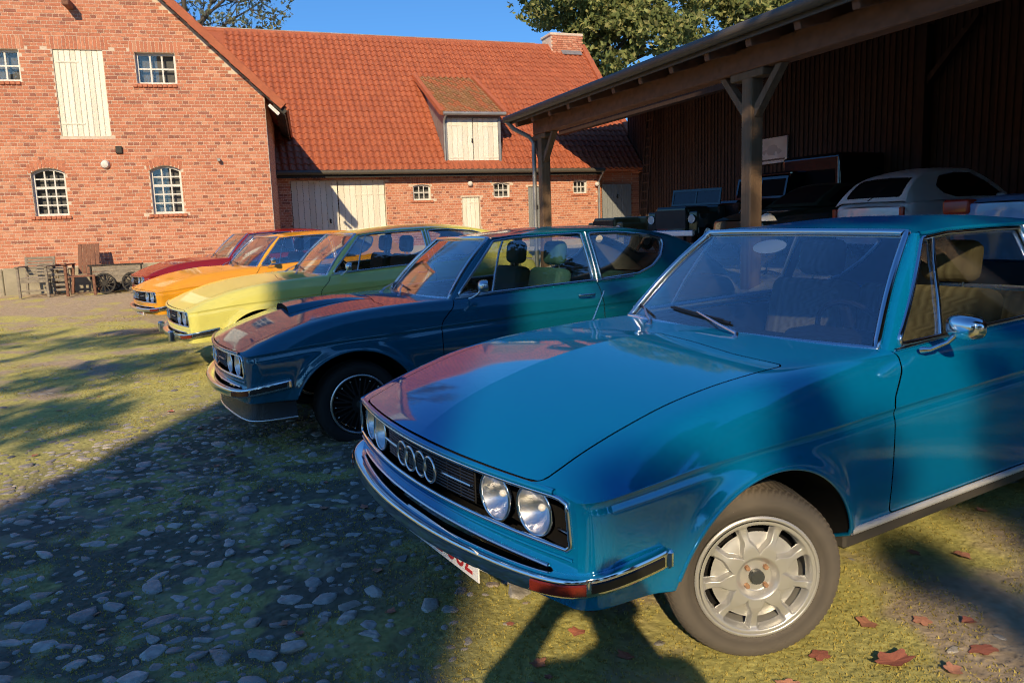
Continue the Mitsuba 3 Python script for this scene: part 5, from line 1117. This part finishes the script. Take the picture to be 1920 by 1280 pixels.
        add('front_seat__post', ply(cat([tube([(-1.84, sgn * .36 + a, 1.04), (-1.845, sgn * .36 + a, 1.14)], .006, 6) for a in (-.06, .06)]), True), 'chrome_soft')
    bk, c = seatblock(1.26, .52, .17); add('rear_seat', ply(xf(bk, tr(-2.58, 0, .48) @ roty(math.radians(-18))), True, color=c), 'seat')
    cu, c = seatblock(1.26, .50, .16); add('rear_seat__cushion', ply(xf(cu, tr(-2.50, 0, .58) @ roty(math.radians(82))), True, color=c), 'seat')
    return P
COUPE = build_coupe(); WHEELS = {'silver': wheel_parts('silver'), 'black': wheel_parts('black'), 'fine': wheel_parts('silver', True)}
def car_matrix(x, y, hd, pit=0, rol=0, z=0):
    return tr(x, y, z) @ rotz(math.radians(hd)) @ rotx(math.radians(rol)) @ roty(math.radians(pit))
def coupe(key, label, M, roles, wheel='silver', steer=0.0, skip=(), extra=None):
    R = dict(glass='car_glass', screen='screen_glass', chrome='chrome', chrome_soft='chrome_soft', dark_inside='dark_inside', plastic_black='plastic_black', lens='lamp_glass', lens_red='amber_lens', trim_bright='trim_bright', plate_white='plate_white', plate_red='plate_red',
             lining='headliner', lining_dark='trim_dark', seat='trim_dark', trim_dark='trim_dark', rubber='plastic_black', sill='sill_grey'); R.update(roles)
    lab(key, label, 'car')
    seen, cur = {}, {}
    for n, pd, role in COUPE:
        if n in skip: continue
        top, _, sub = n.partition('__')
        if sub and not n.startswith('door__'): base = cur.get(top, f'{key}__{top}'); k = f'{base}__{sub}'
        elif sub: base = f'{key}__door' if seen.get('door_side', 0) == 0 else f'{key}__door'; k = f'{base}__{sub}'
        else: k = f'{key}__{top}'
        k = put(k, pd, R[role], M)
        if not sub: cur[top] = k
        if sub == 'gap': labels[k] = {'kind': 'stuff'}
    for i, (x, y) in enumerate([(0.004, .793), (0.004, -.793), (-2.56, .793), (-2.56, -.793)]):
        k = uniq(f'{key}__wheel'); W = M @ tr(x, y, .297) @ rotz((math.radians(steer) if x > -1 else 0) + (0 if y > 0 else math.pi)) @ roty(1.1 * i + .12)
        for n, pd, role in WHEELS[wheel]:
            if n.count('__') > 0: kk = f"{k}__{n.split('__')[1]}"
            else: kk = f'{k}__{n}'
            put(kk, pd, {'tyre': 'tyre_black' if wheel == 'black' else 'tyre'}.get(role, role), W)
mat('trim_bright', base_color=rgb(0.72, 0.73, 0.75), metallic=.45, roughness=0.38)
mat('sill_grey', base_color=rgb(0.060, 0.054, 0.046), roughness=0.6)
def beige(): return dict(seat='seat_mixed', lining_dark='trim_dark')
M_BLUE = car_matrix(.370, 3.097, 211.6, .15, -.45)
coupe('blue_coupe', 'shiny blue vintage coupe with silver alloy wheels, nearest the camera', M_BLUE, dict(paint='paint_blue', **beige()), 'fine', -27.8)
M_TEAL = car_matrix(-1.409, 6.019, 205.8, 1.1, .5, -.04)
coupe('teal_coupe', 'dark teal vintage coupe with black spoked wheels, second in the row beside the blue one', M_TEAL, dict(paint='paint_teal', seat='trim_teal', lining_dark='trim_dark'), 'black', 0, skip=('number_plate', 'number_plate__letters'))
M_YEL = car_matrix(-2.99, 8.898, 209.4, 1.9, -.5, float(ground_z(-3, 8.9)))
coupe('yellow_coupe', 'lime yellow vintage coupe, third in the row between the teal and the orange cars', M_YEL, dict(paint='paint_yellow'), 'silver', 0)
M_ORA = car_matrix(-4.834, 12.013, 216.0, 1.5, 0, float(ground_z(-4.8, 12)) - .02)
coupe('orange_coupe', 'bright orange vintage coupe between the lime yellow and the dark red cars', M_ORA, dict(paint='paint_orange'), 'silver', 0)
M_RED = car_matrix(-6.199, 14.77, 211.9, 1.2, .2, .05)
coupe('red_coupe', 'dark red vintage coupe, farthest in the row and nearest the farmhouse', M_RED, dict(paint='paint_red'), 'silver', 0)
def car_extras():
    from scipy.interpolate import PchipInterpolator
    # windscreen sticker, aerial on the blue car
    a = np.linspace(0, 2 * np.pi, 30, endpoint=False); c = np.array([-1.062, -.085, 1.330]); e1 = np.array([0, 1.0, 0]); e2 = np.array([-.76, 0, .65]); q = c + .095 * np.cos(a)[:, None] * e1 + .048 * np.sin(a)[:, None] * e2
    V = np.vstack([q, [c]]); k = np.arange(30); put('blue_coupe__windscreen__sticker', ply((V - [.012, 0, .012], np.stack([k, (k + 1) % 30, np.full(30, 30)], 1))), 'sticker', M_BLUE)
    put('blue_coupe__aerial', ply(cat([tube([(-.487, -.712, .945), (-.50, -.714, .97), (-.576, -.72, 1.105)], [.010, .004, .0022], 8)]), True), 'chrome', M_BLUE)
    # teal car: raised bonnet bulge with an open mouth, chin spoiler wrapped round the corners
    u, v = np.linspace(0, 1, 24), np.linspace(0, 1, 31); U, Vv = np.meshgrid(u, v, indexing='ij')
    xx = .34 - .62 * U; yy = -.27 + .54 * Vv; hh = .040 * (1 - U) ** .9 * np.clip(np.sin(np.pi * Vv) * 2.6, 0, 1)
    zz = c_zr(xx) + c_cr(xx) * (1 - np.abs(yy) / .76) + hh + .0025; k = grid_mesh(np.stack([xx, yy, zz], -1)); put('teal_coupe__hood__scoop', plyN(k if k[2][:, 2].mean() > 0 else flip(k)), 'paint_teal', M_TEAL)
    f = np.stack([np.stack([xx[0], yy[0], zz[0]], -1), np.stack([xx[0] - .01, yy[0], zz[0] - hh[0] - .004], -1)], 1); V, F, N = grid_mesh(f); put('teal_coupe__hood__scoop_mouth', ply((V, F)), 'dark_inside', M_TEAL)
    hp = [(.44, .800), (.56, .802), (.66, .790), (.715, .750), (.745, .66), (.775, .48), (.80, .25), (.812, .08)]; fp = np.array(hp + [(.814, 0)] + [(a_, -b_) for a_, b_ in hp[::-1]])
    pp = PchipInterpolator(np.arange(len(fp)), fp)(np.linspace(0, len(fp) - 1, 80)); pp = np.c_[pp, np.full(80, .352)]; tg = np.gradient(pp, axis=0); nr = np.stack([tg[:, 1], -tg[:, 0], 0 * tg[:, 0]], 1); nr /= np.linalg.norm(nr, axis=1, keepdims=True)
    if nr[40, 0] < 0: nr = -nr
    put('teal_coupe__chin_spoiler', ply(sweep(pp, nr, [(-.015, .085), (0, .085), (.004, 0), (.022, -.062), (.014, -.070), (-.01, 0)]), 40), 'plastic_black', M_TEAL)
    put('teal_coupe__chin_spoiler__lip', ply(tube(pp + nr * .021 + [0, 0, -.067], .0075, 6), True), 'chrome_soft', M_TEAL)
    put('teal_coupe__side_window__sticker', ply(xf(trimesh.creation.cylinder(.032, .003, sections=24), tr(-2.12, float(side_y(-2.12, 1.32)) - .005, 1.32) @ rotx(math.pi / 2 - .35))), 'plate_white', M_TEAL)
    put('yellow_coupe__bumper__overrider', ply(cat([rbox(.86, .93, s_ * .5 - .025, s_ * .5 + .025, .40, .53, .02) for s_ in (1, -1)]), 40), 'chrome', M_YEL)
car_extras()
# ------------------------------------------------------------------ vehicles parked in the shed
def simple_car(key, label, M, L, top, roofs, paint, wid=.80, belt=.88, sill=.25, rear_glass=None, dark=True, category='car'):
    """a modern small car from side curves: top(x) of the lower body, roofs = [(x, z), ...] greenhouse outline from the windscreen base to the rear"""
    lab(key, label, category)
    xs = np.linspace(L[0], L[1], 120); ztop = pch(top); n = 40; rows = []
    for x in xs:
        e = min((L[1] - x), (x - L[0])); rd = .16 * (1 - math.sqrt(max(0, 1 - max(0, 1 - e / .30) ** 2))) ; w = wid - rd; zt = float(ztop(x)); q = []
        for t in np.linspace(0, 1, 14): q.append((t * (w - .08), zt - .02 * t * t))
        for t in np.linspace(0, 1, 10)[1:]: q.append((w - .08 + .07 * math.sin(t * math.pi / 2), zt - .02 - .10 * (1 - math.cos(t * math.pi / 2))))
        for t in np.linspace(0, 1, 14)[1:]: q.append((w - .01 + .02 * math.sin(t * math.pi) - .04 * t * t, zt - .12 + (sill - zt + .12) * t))
        rows.append([(x, a, b) for a, b in q])
    m = grid_mesh(np.array(rows)); m = m if m[2][:, 2].mean() > 0 else flip(m); x, y, z = m[0].T
    ax = (L[1] - .78, L[0] + .72); fa = np.min([np.where(y > .4, np.hypot(x - a, z - .29) - .335, 1) for a in ax], axis=0); b = clip(m, fa)
    def endp(i, s_):
        q = np.array(rows[i]); t = np.linspace(-1, 1, 24); g = grid_mesh(np.array([[(q[k, 0] + s_ * .05 * (1 - u * u), q[k, 1] * u, q[k, 2]) for u in t] for k in range(13, len(q))]))
        return g if g[2][:, 0].mean() * s_ > 0 else flip(g)
    put(f'{key}__body', plyN(join(b, mirror(b), endp(0, -1), endp(-1, 1))), paint, M)
    # greenhouse
    R_ = np.array(roofs); zf = pch([(a, c) for a, c in R_]); gx = np.linspace(R_[:, 0].min(), R_[:, 0].max(), 110); rows = []
    for x in gx:
        zr = float(zf(x)); zb = float(ztop(x)) - .01; h = max(zr - zb, .004); q = []
        wt = wid - .06 - .30 * min(1, h / .5) * .62
        for t in np.linspace(0, 1, 18): q.append((x, t * (wt - .05), zr + .03 * min(1, h / .4) * (1 - t * t)))
        for t in np.linspace(0, 1, 8)[1:]: q.append((x, wt - .05 + .05 * math.sin(t * math.pi / 2), zr - .05 * min(1, h / .2) * (1 - math.cos(t * math.pi / 2))))
        for t in np.linspace(0, 1, 18)[1:]: q.append((x, wt + (wid - .045 - wt) * t, (zr - .05 * min(1, h / .2)) + (zb - zr + .05 * min(1, h / .2)) * t))
        rows.append(q)
    g = grid_mesh(np.array(rows)); g = g if g[2][:, 2].mean() > 0 else flip(g); x, y, z = g[0].T
    return g, join, m
def side_glass(key, g, polys, front, rear, paint, M, glass='shop_glass'):
    x, y, z = g[0].T; f = np.full(len(x), -1.0)
    vi = np.arange(len(x)) % 42; sidev = vi >= 22
    for p in polys: f = np.maximum(f, np.where(sidev, sdf_poly(x, z, p, .03), -1))
    for p in front: f = np.maximum(f, np.where(~sidev, sdf_poly(x, y, p, .03), -1))
    for p in rear: f = np.maximum(f, np.where(~sidev, sdf_poly(x, y, p, .03), -1))
    sh = clip(g, -f); gl = clip(g, f)
    put(f'{key}__roof', plyN(join(sh, mirror(sh))), paint, M)
    if len(gl[1]): gl = (gl[0] - gl[2] * .006, gl[1], gl[2]); put(f'{key}__windows', plyN(join(gl, mirror(gl))), glass, M)
mat('shop_glass', base_color=rgb(0.012, 0.014, 0.016), roughness=0.04, specular=0.75)
def small_wheel(key, M, pts, r=.29):
    t = ply(xf(trimesh.creation.torus(r - .07, .072, 40, 14), rotx(math.pi / 2)), True); rim = [xf(trimesh.creation.cylinder(r - .12, .05, sections=32), rotx(math.pi / 2)), ] + [xf(cbox(-.012, .012, -.035, -.02, -(r - .13), r - .13, .004), roty(a)) for a in np.arange(5) * math.pi / 5]
    rp = ply(cat(rim), 40)
    for x, y, z in pts:
        k = put(f'{key}__wheel', t, 'tyre_black', M @ tr(x, y, z)); put(k + '__rim', rp, 'chrome_soft', M @ tr(x, y * 1.03, z) @ (np.eye(4) if y < 0 else rotz(math.pi)))
def shed_vehicles():
    Z0 = .62
    # white hatchback, tail towards the yard
    k = 'white_hatchback'; a = 249; M = tr(7.35, 13.45, Z0 + .09) @ rotz(math.radians(25)) @ sc(.90, .93, .98) 
    g, _, m = simple_car(k, 'white three door hatchback parked in the shed with its rear to the yard', M, (-1.85, 1.95), [(-1.85, .86), (-1.6, .93), (-.5, .95), (.6, .93), (1.2, .86), (1.95, .66)], [(-1.80, .93), (-1.62, 1.13), (-1.42, 1.27), (-1.1, 1.37), (-.5, 1.45), (.0, 1.45), (.5, 1.30), (1.12, .93)], 'paint_white')
    side_glass(k, g, [[(-.98, 1.16), (-.80, 1.33), (-.35, 1.385), (.05, 1.375), (.45, 1.22), (.86, .98), (-.55, .98), (-.85, 1.05)]], [[(.22, -.55), (.22, .55), (.95, .62), (.95, -.62)]], [[(-1.36, -.50), (-1.36, .50), (-1.75, .57), (-1.75, -.57)]], 'paint_white', M)
    small_wheel(k, M, [(-1.13, -.72, .29), (-1.13, .72, .29), (1.17, -.72, .29), (1.17, .72, .29)])
    for s in (1, -1): put(f'{k}__tail_light', ply(rbox(-1.895, -1.84, s * .70 - .045, s * .70 + .045, .66, .84, .02), 40), 'red_lens', M)
    put(f'{k}__number_plate', ply(cbox(-1.925, -1.905, -.26, .26, .52, .63, .006)), 'plate_white', M); put(f'{k}__bumper', ply(rbox(-1.95, -1.80, -.74, .74, .36, .50, .04), 40), 'paint_white', M)
    put(f'{k}__door_handle', ply(rbox(-.42, -.30, -.815, -.795, .80, .835, .008), 40), 'plastic_black', M); put(f'{k}__mirror', ply(rbox(.48, .58, -.93, -.78, .93, 1.02, .03), 40), 'paint_white', M)
    put(f'{k}__wiper', ply(tube([(-1.80, .05, .95), (-1.66, -.2, 1.15)], .009, 6)), 'plastic_black', M)
    # light blue saloon in front of it
    k = 'light_blue_roadster'; M = tr(6.55, 8.6, Z0 + .05) @ rotz(math.radians(22))
    g, _, m = simple_car(k, 'light blue open roadster with red tail lights, just above the blue coupe roof', M, (-1.5, 2.6), [(-1.5, .87), (-1.2, .925), (-.4, .935), (1.2, .90), (2.6, .70)], [(-.75, .94), (-.3, .955), (.15, .955), (.9, .94), (1.3, .905)], 'paint_sky')
    side_glass(k, g, [], [], [], 'paint_sky', M)
    put(f'{k}__cockpit', ply(rbox(-.25, .62, -.55, .55, .93, .985, .02), 40), 'dark_inside', M)
    put(f'{k}__windscreen', ply(xf(box(-.006, .006, -.60, .60, 0, .30), tr(.70, 0, 1.0) @ roty(-.5))), 'window_glass', M); put(f'{k}__windscreen_frame', ply(tube([(.70, -.60, 1.0), (.56, -.57, 1.27), (.56, .57, 1.27), (.70, .60, 1.0)], .014, 8), True), 'chrome_soft', M)
    for s in (1, -1): put(f'{k}__seat', ply(rbox(-.12, .02, s * .3 - .2, s * .3 + .2, .98, 1.18, .05), 40), 'trim_dark', M)
    small_wheel(k, M, [(-.78, -.72, .29), (-.78, .72, .29), (1.82, -.72, .29), (1.82, .72, .29)])
    for s in (1, -1): put(f'{k}__tail_light', ply(rbox(-1.56, -1.40, s * .60 - .16, s * .60 + .16, .74, .90, .03), 40), 'red_lens', M)
    # dark green car
    k = 'dark_green_saloon'; M = tr(6.25, 15.65, Z0 + .08) @ rotz(math.radians(201))
    g, _, m = simple_car(k, 'low dark green saloon in the shed between the wooden post and the white hatchback', M, (-2.2, 2.1), [(-2.2, .85), (-1.5, .93), (.2, .93), (1.2, .88), (2.1, .70)], [(-1.6, .92), (-1.1, 1.24), (-.6, 1.33), (0, 1.33), (.35, 1.20), (.8, .92)], 'paint_green')
    side_glass(k, g, [[(-1.15, .97), (-.85, 1.22), (-.45, 1.27), (-.42, .97)], [(-.34, .97), (-.36, 1.27), (.02, 1.27), (.55, .97)]], [[(.16, -.52), (.16, .52), (.72, .6), (.72, -.6)]], [], 'paint_green', M)
    small_wheel(k, M, [(1.32, -.72, .29), (1.32, .72, .29), (-1.4, -.72, .29), (-1.4, .72, .29)])
    for s in (1, -1): put(f'{k}__headlight', ply(xf(trimesh.creation.icosphere(2, .085), tr(2.06, s * .52, .60) @ sc(.5, 1, 1)), True), 'plate_white', M)
    # old open off-roader with flat screen
    def offroader(k, label, M, paint, w, h, screen, grille_w, hood_h, cab=None, light='plate_white'):
        lab(k, label, 'off-road vehicle')
        put(f'{k}__body', ply(cat([cbox(-1.9, .15, -w, w, .45, hood_h + .02, .04), cbox(.12, 1.25, -w * .62, w * .62, .50, hood_h, .05)])), paint, M)
        for s in (1, -1):
            put(f'{k}__wing', ply(cat([cbox(.14, 1.18, s * w * .64, s * w, .58, hood_h - .14, .04), cbox(1.10, 1.20, s * w * .64, s * w, .45, hood_h - .12, .03)])), paint, M)
            kk = put(f'{k}__headlight', ply(xf(trimesh.creation.cylinder(.085, .05, sections=24), tr(1.22, s * w * .80, hood_h - .30) @ roty(math.pi / 2)), 30), light, M); put(kk + '__ring', ply(xf(trimesh.creation.torus(.09, .012, 24, 8), tr(1.245, s * w * .80, hood_h - .30) @ roty(math.pi / 2)), True), 'chrome_soft', M)
        put(f'{k}__grille', ply(cat([box(1.255, 1.275, -grille_w, grille_w, .60, hood_h - .08)] + [box(1.275, 1.285, -grille_w, grille_w, .63 + i * .055, .645 + i * .055) for i in range(int((hood_h - .75) / .055))])), 'plastic_black', M)
        put(f'{k}__bumper', ply(cbox(1.36, 1.46, -w - .02, w + .02, .42, .56, .015)), 'chrome_soft', M)
        small_wheel(k, M, [(.68, -w + .06, .36), (.68, w - .06, .36), (-1.35, -w + .06, .36), (-1.35, w - .06, .36)], .36)
        if screen:
            z0, z1, lean = hood_h + .03, hood_h + .03 + screen, -.10
            S = tr(.06, 0, z0) @ roty(math.radians(-14))
            put(f'{k}__windscreen_frame', ply(cat([box(-.02, .02, -w + .02, -w + .07, 0, screen), box(-.02, .02, w - .07, w - .02, 0, screen), box(-.02, .02, -w + .07, w - .07, screen - .06, screen), box(-.02, .02, -w + .07, w - .07, 0, .05), box(-.02, .02, -.02, .02, .05, screen - .06)])), 'grey_wood' if paint == 'paint_olive' else paint, M @ S)
            for s in (1, -1): put(f'{k}__windscreen', ply(box(-.004, .004, min(s * .02, s * (w - .07)), max(s * .02, s * (w - .07)), .05, screen - .06)), 'dark_inside' if cab else 'shop_glass', M @ S)
        if cab:
            put(f'{k}__cab', ply(cat([cbox(-1.9, -.12, -w + .01, w - .01, hood_h + cab * .86, hood_h + cab, .03)] + [box(a, b, s * (w - .06), s * (w - .015), hood_h + .02, hood_h + cab * .87) for a, b in ((-1.9, -1.75), (-.95, -.82), (-.20, -.12)) for s in (1, -1)] + [box(-1.9, -1.87, -w, w, hood_h, hood_h + cab * .9)])), paint, M)
            for s in (1, -1): put(f'{k}__side_window', ply(box(-1.75, -.2, s * (w - .045), s * (w - .035), hood_h + .03, hood_h + cab * .86)), 'shop_glass', M)
    offroader('army_jeep', 'small olive open jeep with pale headlights at the left end of the shed', car_matrix(3.0, 18.9, 222, 0, 0, Z0 + .08) @ sc(.85, .85, .85), 'paint_olive', .62, 1, 0, .36, .98)
    offroader('open_offroader', 'dark green open off-roader with a flat upright windscreen left of the shed post', car_matrix(4.3, 17.9, 226, 0, 0, Z0 + .09) @ sc(.86, .86, .90), 'paint_green', .74, 1, .42, .44, 1.12)
    offroader('black_offroader', 'black boxy off-roader with a closed cab standing behind the shed post', car_matrix(5.9, 18.3, 210, 0, 0, Z0 + .08), 'paint_black', .76, 1, .50, .5, 1.12, .62, 'trim_dark')
    k = 'delivery_van'; lab(k, 'tall black box van in the dark of the shed behind the green saloon', 'van'); M = car_matrix(8.3, 18.6, 206, 0, 0, Z0 + .09) @ sc(1, 1, 1.12)
    put(f'{k}__body', ply(rbox(-2.3, 1.6, -.86, .86, .40, 1.85, .10), 40), 'paint_black', M); put(f'{k}__bonnet', ply(rbox(1.2, 2.1, -.8, .8, .40, 1.08, .10), 40), 'paint_black', M)
    put(f'{k}__windscreen', ply(xf(box(-.01, .01, -.70, .70, 0, .58), tr(1.63, 0, 1.14) @ roty(-.10))), 'dark_inside', M)
    for s in (1, -1): put(f'{k}__side_window', ply(box(.5, 1.4, s * .862 - .004, s * .862 + .004, 1.18, 1.66)), 'shop_glass', M); put(f'{k}__headlight', ply(xf(trimesh.creation.icosphere(2, .09), tr(2.09, s * .58, .78) @ sc(.4, 1, 1)), True), 'chrome_soft', M)
    small_wheel(k, M, [(1.3, -.78, .32), (1.3, .78, .32), (-1.5, -.78, .32), (-1.5, .78, .32)], .32)
    # a white enamel lamp shade on a stand by the post
    k = 'work_lamp'; lab(k, 'round white shade of a lamp stand just right of the shed post', 'lamp'); x, y = 3.42, 10.35
    put(f'{k}__shade', ply(trimesh.creation.revolve([(0, .10), (.035, .095), (.09, .056), (.125, 0), (.12, -.003), (.084, .045), (0, .085)], sections=30).apply_transform(tr(x, y, 1.40)), 40), 'white_frame')
    put(f'{k}__stand', ply(cat([tube([(x, y, 1.5), (x, y, .6)], .012, 8)] + [tube([(x, y, .75), (x + .2 * math.cos(b), y + .2 * math.sin(b), .69)], .010, 6) for b in (0, 2.1, 4.2)])), 'iron')
shed_vehicles()
